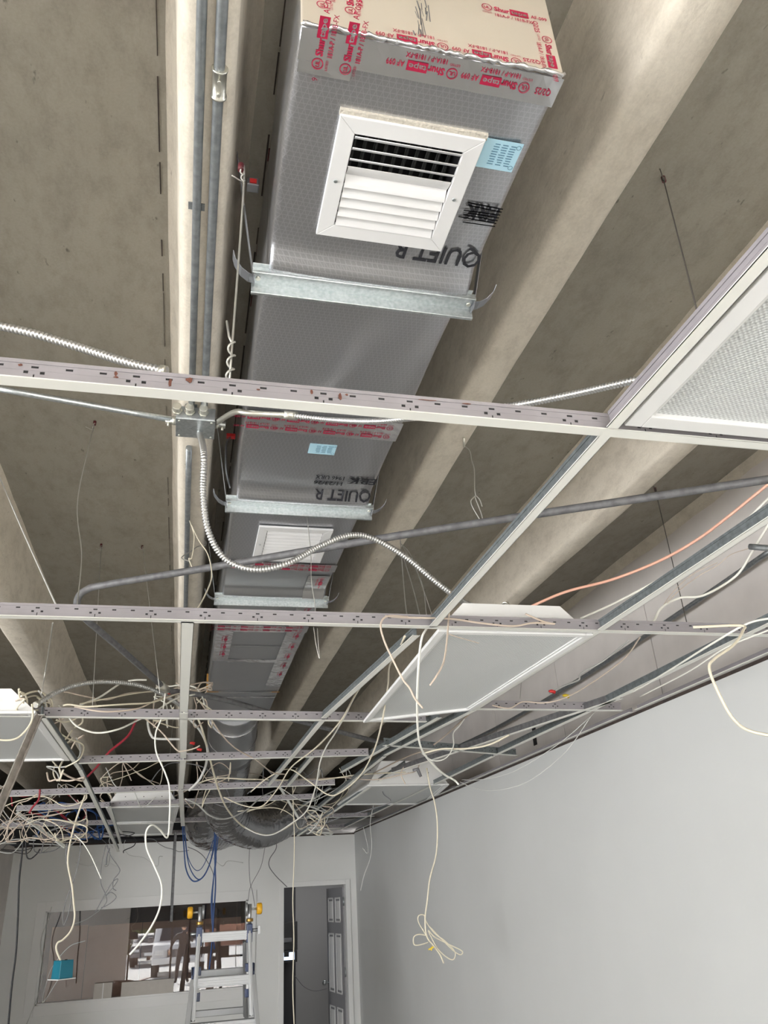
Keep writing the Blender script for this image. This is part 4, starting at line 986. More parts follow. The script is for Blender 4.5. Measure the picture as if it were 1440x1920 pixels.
MB().tube(spline([at_y(871, 836, 2.35), at_y(881, 846, 2.35), at_y(884, 862, 2.34), at_y(889, 880, 2.33), at_y(890, 915, 2.3), at_y(892, 930, 2.3)], 6), .002, 5).tube(spline([at_y(891, 930, 2.3), at_y(883, 943, 2.3), at_y(900, 975, 2.3), at_y(906, 986, 2.3), at_y(903, 965, 2.3), at_y(891, 932, 2.3), at_y(899, 936, 2.3), at_y(904, 950, 2.3)], 6), .002, 5).build('wire', 'wire', hw)
MB().cyl(at_z(870, 820, RIBZ), at_z(870, 838, RIBZ-.02), .004, 8).build('anchor', 'diecast', hw)
p = at_z(749, 1015, RIBZ)
tag(MB().tube(spline([at_y(749, 995, 2.6), at_y(751, 1018, 2.6), at_y(753, 1045, 2.5), at_y(756, 1085, 2.45), at_y(760, 1130, 2.3), at_y(764, 1160, 2.22)], 6), .0018, 5).tube(spline([at_y(752, 1030, 2.6), at_y(775, 1105, 2.4), at_y(788, 1158, 2.22)], 6), .0018, 5).tube(spline([at_y(754, 1022, 2.6), at_y(790, 1090, 2.4), at_y(800, 1155, 2.25)], 6), .0015, 5).tube(spline([at_y(750, 1018, 2.6), at_y(770, 1040, 2.5), at_y(792, 1100, 2.35), at_y(812, 1160, 2.25)], 6), .0015, 5).build('hanging_wires', 'wire'), 'spray of thin tie wires above the left end of the middle light', 'wire')
for lab, top_, bot_ in (('faint wire behind the right cross tee, above the tilted lens', (985, 1180, -SLAB), (975, 1310, -GT)),
                        ('faint dark wire dropping to the fourth main tee', (330, 1290, -SLAB), (318, 1420, -GT)),
                        ('pale thin wire by the second rib reaching the far end of the grid', (1090, 830, -3.3), (848, 1110, -GT))):
    hwire(lab, P(top_), P(bot_), m='wire', r=.0012, twist_top=False)
ah = thing('beam_clamp', 'dark square clamp with red marks beside the duct hanger strap', 'clamp', at_z(474, 347, 3.42))
c = at_z(474, 347, 3.42)
bevel(MB().box((c.x-.014, c.y-.012, c.z-.012), (c.x+.014, c.y+.012, c.z+.012)).build('clamp_body', 'strap', ah), .002); MB().box((c.x-.008, c.y-.014, c.z-.008), (c.x+.008, c.y-.012, c.z+.006)).build('red_mark', 'redcap', ah)
bh = thing('beam_clamp', 'small red anchor with dark strap left of the second duct stretch', 'clamp', at_z(433, 818, 3.45)); c = at_z(433, 818, 3.45)
MB().box((c.x-.016, c.y-.01, c.z-.006), (c.x+.016, c.y+.01, c.z+.006)).build('red_mark', 'redcap', bh)
MB().tube(spline([c, at_z(424, 835, 3.4), at_z(424, 880, 3.3), at_z(431, 915, 3.22)], 6), .0035, 5).build('strap', 'strap', bh)

# ================================================================== CABLES
def cable(label, pts, m='cream', r=.004, name='cable', group=None, sub=7, n=6, cat='cable'):
    sp = spline([P(p) for p in pts], sub)
    return tag(MB().tube(sp, r*.86, n).build(name, m), label, cat, group)
G = 2.69
cable('salmon pink cable arching over the second main tee to the right edge', [(985, 1142, 2.6), (1060, 1110, 2.5), (1150, 1086, 2.45), (1240, 1050, 2.35), (1310, 1010, 2.25), (1370, 965, 2.15), (1450, 900, 2.0)], 'pink', .0062)
cable('long white cable below the salmon one, from the middle light to the right edge', [(1088, 1160, 2.45), (1150, 1132, 2.4), (1230, 1090, 2.3), (1300, 1050, 2.2), (1360, 1010, 2.1), (1400, 975, 2.0), (1450, 925, 1.9)], 'whitecab', .0048)
cable('white cable wavering over the tee then rising along the bare wall at right', [(1090, 1165, 2.3), (1150, 1163, 2.3), (1185, 1167, 2.3), (1198, 1175, 2.3), (1225, 1165, 2.3), (1240, 1140, 2.3), (1275, 1121, 2.3), (1320, 1116, 2.25), (1380, 1080, 2.2), (1410, 1035, 2.1), (1425, 1010, 2.0), (1455, 960, 1.9)], 'whitecab', .0052)
cable('pale cable hanging off the right end of the second tee over the painted wall', [(1300, 1176, 1.95), (1388, 1173, 1.9), (1393, 1183, 1.88), (1375, 1210, 1.85), (1340, 1235, 1.83), (1330, 1255, 1.82), (1350, 1305, 1.8), (1375, 1348, 1.8), (1405, 1370, 1.8), (1460, 1382, 1.75)], 'cream', .0048)
cable('thin brown pair of wires above the bare wall at right', [(1238, 1145, 2.3), (1270, 1110, 2.3), (1310, 1080, 2.3), (1345, 1060, 2.25), (1370, 1040, 2.2), (1405, 1028, 2.1)], 'tan', .0018)
cable('thin brown wire looping below the first along the bare wall', [(1225, 1165, 2.32), (1260, 1112, 2.32), (1300, 1076, 2.3), (1345, 1055, 2.25)], 'tan', .0015)
cable('thin cream cable draping along the bare wall towards the back', [(1200, 1195, 2.4), (1170, 1235, 2.6), (1110, 1280, 2.9), (1060, 1308, 3.2), (1020, 1318, 3.3), (980, 1316, 3.35), (955, 1328, 3.35), (920, 1322, 3.4)], 'tan', .0034)
cable('cream cable tied to the second tee, curving over the middle light housing', [(985, 1151, 2.19), (1020, 1166, 2.18), (1040, 1170, 2.18), (1000, 1168, 2.18), (960, 1174, 2.18), (900, 1168, 2.18), (840, 1160, 2.18), (760, 1158, 2.18), (722, 1155, 2.18)], 'tan', .0036)
cable('cable hooked over the second tee with frayed end before the tilted lens', [(765, 1157, 2.18), (728, 1155, 2.15), (714, 1170, 2.13), (720, 1200, 2.12), (738, 1240, 2.1), (756, 1275, 2.1), (768, 1290, 2.1), (778, 1310, 2.1), (793, 1328, 2.1)], 'tan', .0036)
cable('long cream cable dropping past the tilted lens to the wall angle', [(800, 1178, 2.3), (790, 1200, 2.3), (784, 1260, 2.35), (782, 1330, 2.5), (786, 1390, 2.7), (800, 1420, 2.9), (830, 1450, 3.1), (852, 1463, 3.2), (860, 1471, 3.2)], 'whitecab', .0046)
cable('cream cable with twisted bare end hanging over the middle light', [(845, 1110, 2.2), (841, 1160, 2.19), (838, 1200, 2.15), (832, 1240, 2.12), (820, 1265, 2.1), (806, 1285, 2.1)], 'tan', .0034)
cable('thin grey wire stub across the tilted lens', [(822, 1180, 2.25), (850, 1192, 2.27), (898, 1206, 2.3)], 'tan', .0016)
cable('cream cable arcing from the tilted tee down through the middle of the tangle', [(759, 1193, 2.35), (745, 1225, 2.6), (730, 1250, 2.9), (727, 1290, 3.1), (715, 1360, 3.4), (700, 1410, 3.8), (675, 1455, 4.2), (640, 1485, 4.6), (615, 1490, 4.8), (575, 1462, 5.0), (540, 1442, 5.2), (500, 1460, 5.4), (470, 1485, 5.6)], 'cream', .0046)
cable('twin cream cable following the sloping tee into the tangle, upper strand', [(728, 1222, 2.7), (700, 1250, 2.9), (680, 1280, 3.1), (662, 1310, 3.3), (640, 1350, 3.6), (610, 1385, 4.0), (585, 1408, 4.3), (545, 1440, 4.8), (520, 1480, 5.2), (490, 1512, 5.6), (455, 1510, 5.8), (420, 1495, 6.0)], 'cream', .0046)
cable('twin cream cable following the sloping tee into the tangle, lower strand', [(727, 1224, 2.72), (695, 1262, 2.95), (668, 1300, 3.25), (645, 1345, 3.6), (628, 1375, 3.9), (612, 1400, 4.2), (600, 1430, 4.5), (592, 1475, 4.9), (575, 1520, 5.3), (545, 1545, 5.7), (510, 1565, 6.1), (480, 1562, 6.4), (450, 1545, 6.6)], 'whitecab', .005)
cable('long cream cable hanging with a flat loop coil before the right wall', [(800, 1440, 5.3), (806, 1475, 5.3), (815, 1505, 5.3), (820, 1545, 5.3), (818, 1600, 5.3), (806, 1648, 5.3), (801, 1690, 5.3), (797, 1722, 5.3), (800, 1755, 5.3), (812, 1772, 5.3), (825, 1790, 5.3), (832, 1806, 5.3)], 'cream', .006)
cable('loops at the end of the long hanging cable', [(800, 1755, 5.3), (785, 1730, 5.3), (785, 1717, 5.3), (795, 1716, 5.3), (800, 1730, 5.3), (815, 1750, 5.3), (835, 1765, 5.3), (853, 1785, 5.3), (850, 1799, 5.3), (838, 1795, 5.3), (820, 1778, 5.3), (803, 1745, 5.3), (815, 1757, 5.3), (840, 1770, 5.3), (866, 1783, 5.3), (862, 1790, 5.3), (845, 1778, 5.3), (806, 1738, 5.3)], 'cream', .0042)
cable('small loose loop left of the long hanging coil', [(802, 1754, 5.3), (785, 1752, 5.3), (776, 1757, 5.3), (776, 1770, 5.3), (785, 1772, 5.3), (803, 1767, 5.3)], 'cream', .0048)
yt = thing('wire_nut', 'yellow wire clip on the hanging coil before the right wall', 'clip', P((809, 1778, 5.27))); c = P((809, 1778, 5.27))
MB().bar(c-V((.02, 0, .006)), c+V((.014, 0, .006)), .009, .007).bar(c-V((.004, 0, .012)), c+V((.006, 0, .01)), .007, .007, (0, 1, 0)).build('clip_body', 'yellow', yt)
cable('white cable swinging from the pale tee down to a kink before the window', [(310, 1300, 3.6), (303, 1345, 3.6), (292, 1375, 3.6), (293, 1410, 3.6), (310, 1450, 3.6), (318, 1480, 3.6), (318, 1530, 3.6), (314, 1570, 3.6), (300, 1556, 3.55), (285, 1547, 3.5), (274, 1560, 3.5), (275, 1590, 3.5), (290, 1625, 3.5), (303, 1660, 3.5), (300, 1700, 3.5), (285, 1735, 3.5), (262, 1768, 3.5), (243, 1790, 3.5)], 'whitecab', .0042)
cable('cream cable descending from the tangle to the aqua box', [(160, 1490, 5.9), (145, 1530, 5.9), (135, 1565, 5.9), (128, 1600, 5.9), (128, 1625, 5.9), (135, 1660, 5.9), (138, 1690, 5.9), (140, 1720, 5.9), (133, 1745, 5.9), (118, 1762, 5.9), (108, 1768, 5.9), (106, 1782, 5.9), (117, 1808, 5.9)], 'cream', .0075)
cable('thin dark cable beside the cream one above the aqua box', [(126, 1580, 6.0), (124, 1610, 6.0), (132, 1650, 6.0), (134, 1680, 6.0), (128, 1715, 6.0), (120, 1735, 6.0)], 'greycab', .004)
cable('dark cable looping round the cream one over the window corner', [(150, 1560, 6.0), (150, 1600, 6.0), (140, 1645, 6.0), (125, 1685, 6.0), (118, 1715, 6.0), (119, 1735, 6.0)], 'greycab', .0037)
ab = thing('junction_box', 'aqua plastic electrical box with a white cover hanging on a cable', 'box', P((117, 1815, 5.9)))
c = P((118, 1815, 5.9)); R_ = Matrix.Rotation(radians(38), 3, 'Z')
def rb(mb, x0, x1, y0, y1, z0, z1, taper=0):
    vs = [(x0-taper, y0-taper, z0), (x1+taper, y0-taper, z0), (x1+taper, y1+taper, z0), (x0-taper, y1+taper, z0), (x0, y0, z1), (x1, y0, z1), (x1, y1, z1), (x0, y1, z1)]
    return mb.add([c+R_ @ V(v) for v in vs], [(0, 3, 2, 1), (4, 5, 6, 7), (0, 1, 5, 4), (1, 2, 6, 5), (2, 3, 7, 6), (3, 0, 4, 7)])
bevel(rb(MB(), -.042, .042, -.042, .042, -.056, .043, .004).build('box_body', 'aqua', ab), .002)
bevel(rb(MB(), -.06, .06, -.06, .06, -.061, -.056).build('cover_plate', 'white', ab), .001)
MB().cyl(c+V((.016, -.027, .04)), c+V((.016, -.027, .048)), .008, 8).build('knockout', 'black', ab)
cable('white cable sweeping from the tangle with a bare tip over the office wall', [(140, 1565, 5), (155, 1580, 5), (168, 1600, 5), (180, 1625, 5), (190, 1648, 5)], 'whitecab', .0036)
cable('long black cable hanging down the left edge of the office wall', [(48, 1520, 8), (45, 1560, 8), (42, 1595, 8), (36, 1650, 8), (34, 1710, 8), (30, 1785, 8), (22, 1850, 8), (15, 1930, 8)], 'blackcab', .009)
cable('dark grey cables looping in front of the office window, first strand', [(200, 1585, 7), (208, 1605, 7), (222, 1625, 7), (224, 1635, 7), (213, 1650, 7), (212, 1665, 7), (218, 1670, 7)], 'greycab', .0045)
cable('dark grey cable loop crossing above the window, second strand', [(198, 1585, 7), (190, 1625, 7), (189, 1655, 7), (197, 1675, 7), (200, 1690, 7), (192, 1702, 7), (180, 1712, 7), (160, 1725, 7), (140, 1732, 7)], 'greycab', .004)
cable('dark grey cable loop above the window, third strand', [(178, 1712, 7), (195, 1680, 7), (210, 1655, 7), (221, 1648, 7), (215, 1660, 7), (198, 1680, 7), (208, 1673, 7), (218, 1682, 7), (205, 1695, 7), (190, 1702, 7)], 'greycab', .004)
cable('dark grey thick cable end above the window loops', [(205, 1590, 7), (200, 1605, 7), (199, 1622, 7)], 'greycab', .008)
cable('dark cable curving above the left of the office wall', [(48, 1575, 8), (50, 1605, 8), (58, 1610, 8), (70, 1600, 8), (75, 1592, 8)], 'blackcab', .007)
cable('thin white cord down the left jamb of the office window', [(97, 1700, 10), (90, 1725, 10), (80, 1750, 10), (76, 1775, 10), (80, 1810, 10), (78, 1840, 10), (68, 1875, 10), (50, 1920, 10)], 'ltgrey', .006)
cable('pale cord loop reflected low beside the aqua box', [(160, 1764, 9.5), (130, 1775, 9.5), (100, 1810, 9.5), (88, 1840, 9.5), (80, 1880, 9.5), (110, 1835, 9.5)], 'ltgrey', .004)
for i, (lab, pts, rr) in enumerate((
    ('blue cable loop hanging lowest beside the ladder', [(342, 1545, 9), (345, 1590, 9), (349, 1630, 9), (362, 1652, 9), (380, 1645, 9), (393, 1620, 9), (400, 1590, 9), (403, 1560, 9)], .009),
    ('second blue cable loop inside the lowest one', [(345, 1545, 9), (350, 1600, 9), (358, 1632, 9), (373, 1649, 9), (388, 1632, 9), (399, 1600, 9), (405, 1562, 9)], .007),
    ('dark thin cable loop inside the blue loops', [(347, 1560, 9), (352, 1605, 9), (365, 1630, 9), (378, 1628, 9), (392, 1600, 9), (400, 1575, 9)], .005),
    ('blue cable dropping straight behind the ladder top', [(407, 1555, 9), (403, 1600, 9), (404, 1660, 9), (401, 1710, 9), (398, 1760, 9), (392, 1820, 9)], .010),
    ('blue cable beside the straight one, down behind the ladder', [(402, 1560, 9), (405, 1610, 9), (400, 1650, 9), (396, 1700, 9), (402, 1780, 9)], .008),
    ('third straight blue cable in the drop behind the ladder', [(410, 1560, 9), (402, 1630, 9), (398, 1690, 9), (400, 1740, 9)], .007))):
    cable(lab, pts, 'bluecab' if 'blue' in lab else 'greycab', rr)
cable('dark cable crossing behind the blue loops', [(352, 1588, 9.2), (370, 1596, 9.2), (385, 1610, 9.2), (400, 1640, 9.2), (398, 1680, 9.2)], 'greycab', .005)
cable('thin grey cable straight down between the ladder and the door', [(468, 1590, 10), (467, 1620, 10), (469, 1655, 10), (473, 1670, 10), (478, 1700, 10)], 'greycab', .004)
cable('thin grey cable slanting to meet the straight one', [(497, 1588, 10), (489, 1625, 10), (470, 1662, 10), (465, 1690, 10)], 'greycab', .004)
cable('dark cable curving down to the door head', [(516, 1572, 10), (518, 1590, 10), (506, 1610, 10), (505, 1625, 10), (517, 1642, 10), (530, 1655, 10), (538, 1663, 10)], 'greycab', .006)
cable('pale cable hanging straight in front of the open door', [(549, 1475, 7), (550, 1520, 7), (552, 1570, 7), (551, 1630, 7), (549, 1690, 7), (551, 1760, 7), (549, 1850, 7), (552, 1930, 7)], 'cream', .0058)
cable('thin grey wire drooping across the doorway to the handle', [(553, 1830, 10.6), (570, 1850, 10.7), (590, 1858, 10.8), (612, 1854, 10.9)], 'greycab', .004)
cable('pale cord curving down the right wall near the corner', [(700, 1510, 7.5), (694, 1545, 7.6), (697, 1580, 7.7), (694, 1610, 7.7), (683, 1640, 7.8), (676, 1670, 7.8)], 'ltgrey', .0045)
cable('short pale cord beside the longer one near the corner', [(681, 1550, 8), (690, 1590, 8), (688, 1600, 8), (680, 1590, 8)], 'ltgrey', .0035)
cable('upper thin grey wire swagging across the right wall', [(1140, 1308, 3.6), (1100, 1350, 3.7), (1040, 1400, 3.9), (960, 1448, 4.2), (900, 1462, 4.5), (866, 1462, 4.8)], 'ltgrey', .0022)
cable('lower thin grey wire swagging across the right wall', [(1110, 1340, 3.6), (1060, 1410, 3.8), (990, 1465, 4.1), (930, 1482, 4.3), (890, 1478, 4.6), (862, 1466, 4.8)], 'ltgrey', .0022)
cable('white cable laid along the tees nearest the right wall', [(1450, 1158, 2.0), (1400, 1170, 2.05), (1330, 1210, 2.2), (1250, 1260, 2.6), (1180, 1300, 3.1), (1112, 1322, 3.5)], 'whitecab', .0042)
cable('second white cable below the first along the right wall tees', [(1440, 1182, 2.0), (1360, 1215, 2.2), (1290, 1260, 2.5), (1200, 1306, 3.1)], 'whitecab', .003)
cable('thick cream cable bowing over the far right tee', [(795, 1412, 4.4), (830, 1404, 4.3), (870, 1404, 4.2), (915, 1397, 4.1), (955, 1378, 4.0)], 'cream', .0062)
cable('white cable loop beside the far right tee', [(882, 1330, 3.6), (862, 1360, 3.8), (850, 1375, 4.0), (850, 1400, 4.2), (835, 1422, 4.4), (812, 1426, 4.5), (790, 1412, 4.6)], 'whitecab', .004)
cable('pink-white cable running from the tilted lens corner towards the tangle', [(880, 1338, 3.6), (840, 1375, 4.1), (800, 1405, 4.6), (760, 1420, 5.0), (700, 1450, 5.6)], 'tan', .005)
cable('tan cable coiled round the far right fixture box', [(760, 1470, 5.2), (752, 1450, 5.2), (765, 1430, 5.2), (785, 1428, 5.2), (780, 1445, 5.2), (755, 1452, 5.2), (700, 1462, 5.5), (640, 1458, 5.9), (560, 1462, 6.3)], 'tan', .0045)
cable('horizontal tan cable behind the duct collar', [(350, 1478, 6.2), (400, 1460, 6.1), (460, 1461, 6.0), (540, 1463, 6.0), (600, 1462, 5.9), (680, 1452, 5.8), (760, 1448, 5.5)], 'cream', .006)
cable('cable falling from the bright bundle across the duct', [(362, 1300, 4.2), (385, 1330, 4.2), (410, 1370, 4.3), (440, 1402, 4.5), (480, 1425, 4.7), (510, 1448, 5.0), (535, 1452, 5.1)], 'tan', .0045)
cable('thick yellowed cable dropping from the bundle to the silver duct', [(368, 1340, 4.8), (378, 1365, 4.8), (388, 1400, 5.0), (398, 1440, 5.2), (408, 1475, 5.5), (422, 1510, 5.8), (440, 1535, 6.2), (462, 1553, 6.6), (498, 1566, 7.0), (530, 1556, 7.3), (560, 1535, 7.3)], 'cream', .0075)
cable('pale hose curving behind the left pale tee', [(352, 1345, 5), (375, 1370, 5), (388, 1400, 5), (387, 1430, 5.1), (375, 1460, 5.2), (355, 1482, 5.3)], 'ltgrey', .009)
cable('grey cable arching from the left tee to the silver duct', [(348, 1498, 5.5), (370, 1508, 5.6), (395, 1530, 5.8), (425, 1535, 6), (460, 1520, 6.2), (490, 1495, 6.5), (520, 1480, 6.8)], 'ltgrey', .006)
cable('pale cable bowing under the third main tee at left', [(110, 1323, 3.6), (125, 1340, 3.6), (145, 1362, 3.6), (180, 1374, 3.6), (220, 1368, 3.6), (255, 1352, 3.7), (290, 1334, 3.8), (330, 1310, 3.9), (365, 1302, 4.0)], 'whitecab', .005)
cable('grey hose looping below the third tee beside the pale tee', [(280, 1335, 4.2), (277, 1355, 4.2), (283, 1378, 4.2), (295, 1385, 4.2), (345, 1386, 4.2)], 'ltgrey', .0075)
cable('cable dropping off the left light end box', [(60, 1320, 3.3), (61, 1345, 3.3), (52, 1365, 3.3), (32, 1384, 3.3), (8, 1388, 3.3), (-15, 1383, 3.3)], 'cream', .0046)
cable('fine line of cable across the left bay to the bundle', [(255, 1335, 4), (300, 1370, 4), (330, 1405, 4), (345, 1408, 4), (365, 1403, 4), (375, 1398, 4)], 'tan', .0042)
# cables strung left to right over the third main tee
for i, (lab, pts, m, r_) in enumerate((
    ('upper cream cable strung over the third tee towards the bundle', [(75, 1318, 3.5), (110, 1297, 3.6), (160, 1306, 3.7), (200, 1312, 3.8), (240, 1300, 3.9), (290, 1297, 4.0)], 'tan', .004),
    ('white straight cable end sticking out above the arched conduit', [(150, 1322, 3.6), (185, 1308, 3.7), (223, 1283, 3.8)], 'whitecab', .005),
    ('short white cable end pointing right above the arched conduit', [(240, 1277, 3.8), (255, 1275, 3.8), (275, 1275, 3.8)], 'whitecab', .005),
    ('cream cable resting along the top of the third tee', [(118, 1323, 3.45), (130, 1321, 3.45), (160, 1325, 3.45), (195, 1323, 3.45), (240, 1320, 3.5), (285, 1317, 3.6), (330, 1302, 3.8), (352, 1298, 4.0)], 'cream', .0045),
    ('pinkish cable rising from the tee to the bright bundle', [(140, 1325, 3.5), (180, 1333, 3.45), (215, 1334, 3.45), (260, 1328, 3.5), (300, 1310, 3.7), (340, 1300, 4.0)], 'tan', .0042),
    ('cream cable passing straight through the bright bundle', [(150, 1320, 3.6), (200, 1310, 3.7), (260, 1299, 3.9), (290, 1296, 4.0)], 'cream', .004))):
    cable(lab, pts, m, r_)
ORD = ['leftmost', 'second from left', 'third from left', 'fourth from left', 'fifth from left', 'sixth from left', 'seventh from left', 'eighth from left', 'ninth from left', 'tenth from left', 'eleventh from left', 'twelfth from left', 'thirteenth from left', 'fourteenth from left', 'fifteenth from left', 'sixteenth from left', 'seventeenth from left', 'eighteenth from left']
WORD = {'cream': 'cream', 'tan': 'tan', 'whitecab': 'white', 'ltgrey': 'light grey', 'greycab': 'dark grey', 'blackcab': 'black', 'redcab': 'dark red', 'bluecab': 'blue', 'wire': 'steel grey'}
def tangle(where, group, n, box, Y, m, r, seed, loop=(12, 40), name='cable', grav=.5):
    random.seed(seed); x0, y0, x1, y1 = box; made = []
    for i in range(n):
        x = random.uniform(x0, x1); y = random.uniform(y0, y1); a = random.uniform(0, 6.3); pts = []; yy = random.uniform(*Y); k = random.randint(5, 9)
        for j in range(k):
            pts.append((x, y, yy+.05*j)); a += random.uniform(-1.1, 1.1); l = random.uniform(*loop)
            x += cos(a)*l; y += sin(a)*l*.75+grav*3
            if x < x0-10 or x > x1+10: a = pi-a
            if y < y0-8 or y > y1+12: a = -a
            x = max(x0-12, min(x1+12, x)); y = max(y0-10, min(y1+14, y))
        made.append((sum(p[0] for p in pts)/k, random.choice(m), random.choice(r), pts))
    for c in sorted(set(q[1] for q in made)):
        row = sorted([q for q in made if q[1] == c], key=lambda q: q[0])
        for i, q in enumerate(row):
            o_ = (ORD[i]+' ' if len(row) > 1 else '')
            cable('%s cable %s%s' % (WORD[c], where, (', '+ORD[i]+' of its colour') if len(row) > 1 else ''), q[3], c, q[2], name=name, group=group, sub=6, n=5)
tangle('in the bright bundle by the arched conduit', 'cables of the bright bundle', 9, (300, 1290, 385, 1350), (4.0, 4.3), ['cream', 'tan', 'whitecab'], [.004, .0045], 3, (14, 38))
tangle('coiled at the left light fixture', 'cables coiled by the left light', 8, (20, 1288, 85, 1325), (3.35, 3.5), ['cream', 'tan', 'ltgrey'], [.004, .005], 4, (12, 30))
tangle('coiled beside the sagging cross tee', 'cables coiled by the left cross tee', 8, (100, 1350, 145, 1450), (4.3, 4.8), ['cream', 'ltgrey', 'tan'], [.005, .006], 5, (14, 34))
tangle('in the far left tangle', 'cables of the far left tangle', 24, (0, 1480, 150, 1565), (5.5, 8.5), ['tan', 'tan', 'ltgrey', 'cream'], [.0045, .005, .004], 6, (18, 50), grav=.8)
tangle('hanging behind the far left tangle', 'grey cables of the far left tangle', 12, (0, 1500, 240, 1585), (7, 9.5), ['greycab', 'ltgrey', 'blackcab'], [.006, .005], 8, (20, 50), grav=.6)
tangle('behind the far left tangle', 'red cables at the far left', 4, (20, 1490, 150, 1540), (7.5, 8.5), ['redcab'], [.007], 9, (20, 40))
tangle('behind the far left tangle', 'blue cables at the far left', 7, (80, 1515, 200, 1560), (8, 9), ['bluecab'], [.007, .008], 10, (18, 40))
tangle('lying along the far tees', 'cables lying along the far tees', 12, (200, 1440, 420, 1500), (5.8, 7.5), ['tan', 'ltgrey', 'cream', 'greycab'], [.0045, .005], 11, (25, 60), grav=0)
tangle('in the coil under the last tees', 'cables of the right back coil', 9, (588, 1522, 612, 1552), (6.5, 6.8), ['cream', 'tan', 'ltgrey'], [.005], 12, (12, 26))
tangle('crossing the far right tees', 'cables between the far right tees', 9, (420, 1450, 720, 1540), (6.2, 8), ['tan', 'ltgrey', 'greycab', 'cream'], [.0045, .005, .004], 13, (30, 70), grav=.2)
tangle('over the office wall top', 'thin wires over the office wall', 8, (90, 1560, 640, 1610), (9, 10), ['ltgrey', 'greycab'], [.003, .004], 14, (10, 30), grav=1.5)
tangle('tied round the left conduit', 'wires on the left conduit', 3, (352, 970, 375, 1060), (2.9, 3.1), ['wire', 'cream'], [.002, .0025], 15, (14, 36), grav=2)
cable('pale wire loop falling from the left conduit to the second tee', [(357, 980, 2.9), (372, 1012, 2.8), (390, 1040, 2.7), (397, 1080, 2.6), (385, 1115, 2.4), (368, 1145, 2.25)], 'cream', .0026)
cable('pale wire loop beside it, hanging to the bent conduit', [(355, 975, 2.9), (364, 1005, 2.85), (360, 1045, 2.8), (354, 1048, 2.8), (363, 1070, 2.78)], 'cream', .0024)
cable('thin twisted wire hanging in front of the far grille', [(575, 960, 2.6), (579, 1000, 2.6), (583, 1040, 2.6), (584, 1090, 2.6), (590, 1130, 2.6), (592, 1160, 2.6)], 'wire', .0016)
cable('V-shaped thin wire hanging below the second tee before the rib', [(588, 1175, 2.4), (592, 1205, 2.4), (599, 1235, 2.4), (597, 1210, 2.4), (595, 1178, 2.4)], 'wire', .0016)
cable('deep red cable pair crossing the dark bay at left', [(258, 1345, 5.2), (240, 1380, 5.5), (205, 1410, 5.8), (180, 1440, 6.2), (160, 1460, 6.6)], 'redcab', .010)
cable('red cable curving down in the far left tangle', [(75, 1480, 6), (72, 1500, 6), (60, 1515, 6), (55, 1525, 6)], 'redcab', .008)
cable('dark cable along the bare wall with loops', [(1180, 1200, 3.2), (1130, 1240, 3.4), (1090, 1262, 3.5), (1085, 1275, 3.5), (1060, 1285, 3.6), (1030, 1300, 3.7)], 'ltgrey', .005)
for px, py, Y, m, lab in ((1034, 1296, 3.55, 'redcap', 'red wire nut on the pipe along the bare wall'), (1060, 1304, 3.5, 'yellow', 'yellow wire nut hanging below the wall pipe'), (313, 1297, 4.0, 'redcap', 'red cap beside the coupling of the bent conduit'), (360, 1393, 5.2, 'redcap', 'small red wire nut left of the collar'), (373, 1405, 5.2, 'redcap', 'larger red wire nut left of the collar')):
    c = at_y(px, py, Y); t = thing('wire_nut', lab, 'wire nut', c)
    MB().tube([c-V((.014, 0, 0)), c, c+V((.018, 0, -.005))], [.005, .009, .010], 8).build('nut_body', m, t)
# blob of dark splices on the far right box
c = at_y(775, 1445, 5.2)
sp_ = thing('wire_splice', 'dark taped splice on the far right fixture box', 'splice', c); MB().tube([c, c+V((.03, 0, .01)), c+V((.05, 0, -.04))], [.012, .014, .01], 8).build('splice_body', 'greycab', sp_)

# ================================================================== LADDER
LY = 7.5
lad = thing('ladder', 'telescoping aluminium stepladder with yellow wheels before the office window', 'ladder', (at_y(415, 1900, LY).x, LY, 0))
xl = at_y(373, 1760, LY).x; xr = at_y(467, 1760, LY).x; zt = at_y(420, 1740, LY).z
def rail(x, x2, y0, y1, z0, z1, w=.032, d=.07, m='alum'):
    mb = MB(); a = V((x, y0, z1)); b_ = V((x2, y1, z0)); mb.bar(b_, a, w, d, (0, 1, 0)); mb.bar(b_+V((0, -.037, 0)), a+V((0, -.037, 0)), w*.5, .004, (0, 1, 0)); return bevel(mb.build('side_rail', m, lad), .004)
zm = at_y(420, 1838, LY).z
rail(xl, xl-.02, LY, LY-.12, zm-.25, zt); rail(xr, xr+.02, LY, LY-.12, zm-.25, zt)
rail(xl-.035, xl-.16, LY-.06, LY-.5, 0, zm+.02, .036, .075); rail(xr+.035, xr+.16, LY-.06, LY-.5, 0, zm+.02, .036, .075)
rail(xl+.005, xl-.02, LY+.22, LY+.40, zm-.3, zt-.12, .03, .06); rail(xr-.02, xr+.01, LY+.22, LY+.40, zm-.3, zt-.12, .03, .06)
rail(xl-.02, xl-.13, LY+.38, LY+.8, 0, zm, .034, .07); rail(xr+.0, xr+.12, LY+.38, LY+.8, 0, zm, .034, .07)
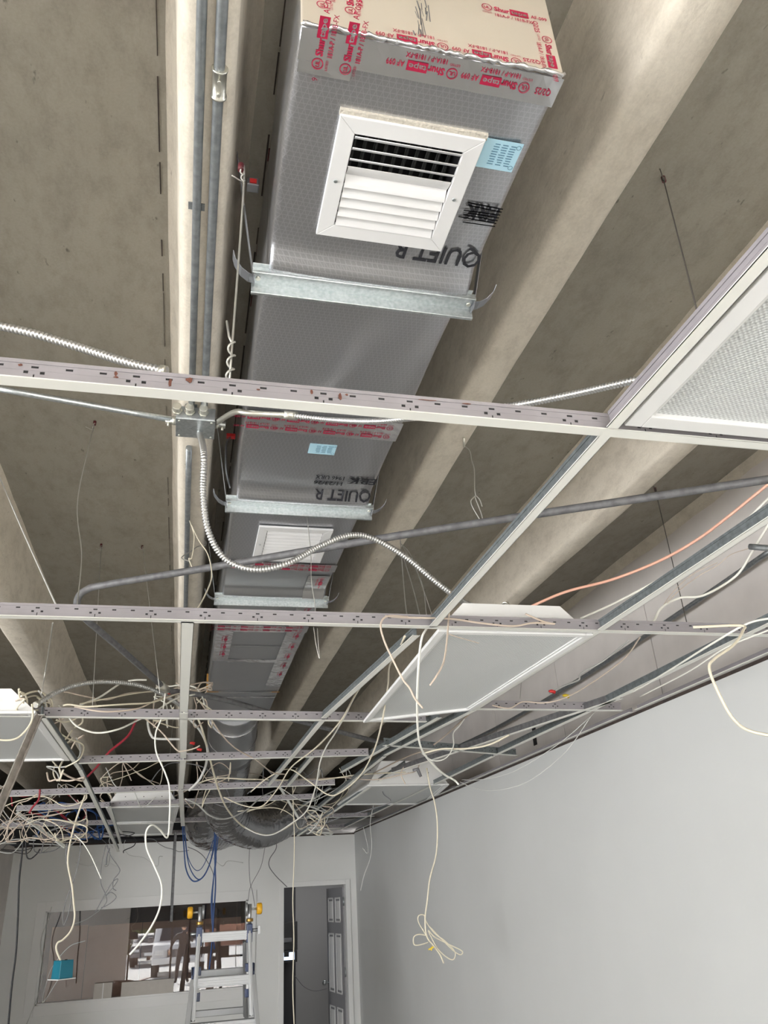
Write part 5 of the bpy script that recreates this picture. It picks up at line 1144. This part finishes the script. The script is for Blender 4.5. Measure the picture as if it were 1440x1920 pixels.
for z, y, wd in ((zt-.06, LY-.0, 0), (zm, LY-.05, 0), (zm-.30, LY-.14, .05), (zm-.6, LY-.24, .08), (zm-.9, LY-.33, .1)):
    mb = MB().box((xl-wd, y-.04, z-.035), (xr+wd, y+.03, z+.035))
    for k in range(4): mb.box((xl-wd, y-.043, z-.03+k*.018), (xr+wd, y-.04, z-.022+k*.018))
    bevel(mb.build('rung', 'alum', lad), .004)
for z, y in ((zm+.04, LY+.28), (zm-.26, LY+.38)): bevel(MB().box((xl, y, z-.025), (xr, y+.04, z+.025)).build('rung', 'alum', lad), .004)
for s, x in ((-1, xl), (1, xr)):
    bevel(MB().box((x-.024, LY-.045, zt-.12), (x+.024, LY+.04, zt+.02)).build('top_cap', 'navy', lad), .005)
    bevel(MB().box((x-.028-.02*(s < 0), LY-.05, zm+.05), (x+.028+.02*(s > 0), LY+.04, zm+.11)).box((x-.028-.02*(s < 0), LY-.05, zm-.13), (x+.028+.02*(s > 0), LY+.04, zm-.07)).box((x+s*.04-.008, LY-.05, zm-.13), (x+s*.04+.008, LY+.0, zm+.11)).build('lock_housing', 'navy', lad), .004)
    bevel(MB().box((x-.02, LY-.055, zm-.07), (x+.02, LY-.048, zm+.05)).build('lock_label', 'white', lad), .002)
    MB().cyl((x, LY-.01, zt), (x, LY-.01, zt+.17), .016, 10).build('wheel_post', 'alum', lad)
    MB().cyl((x-s*.02, LY, zt+.13), (x+s*.075, LY, zt+.13), .009, 10).build('axle', 'galv', lad)
    bevel(MB().cyl((x+s*.06, LY, zt+.13), (x+s*.105, LY, zt+.13), .045, 24).build('wheel', 'wheel', lad), .012, 3)
    bevel(MB().cyl((x-s*.035, LY, zt+.13), (x-s*.018, LY, zt+.13), .052, 24).build('hinge_disc', 'alum', lad), .003)
    bevel(MB().cyl((x-s*.0, LY-.02, zt+.035), (x, LY-.02, zt+.06), .03, 12).build('lock_knob', 'brass', lad), .003)
MB().cyl((xr, LY, zt-.03), (xr+.085, LY, zt-.03), .014, 10).box((xr+.07, LY-.02, zt-.06), (xr+.09, LY+.02, zt)).build('release_pin', 'alum', lad)
MB().cyl((xl, LY, zt-.03), (xl-.07, LY, zt-.03), .012, 10).build('release_pin', 'galv', lad)
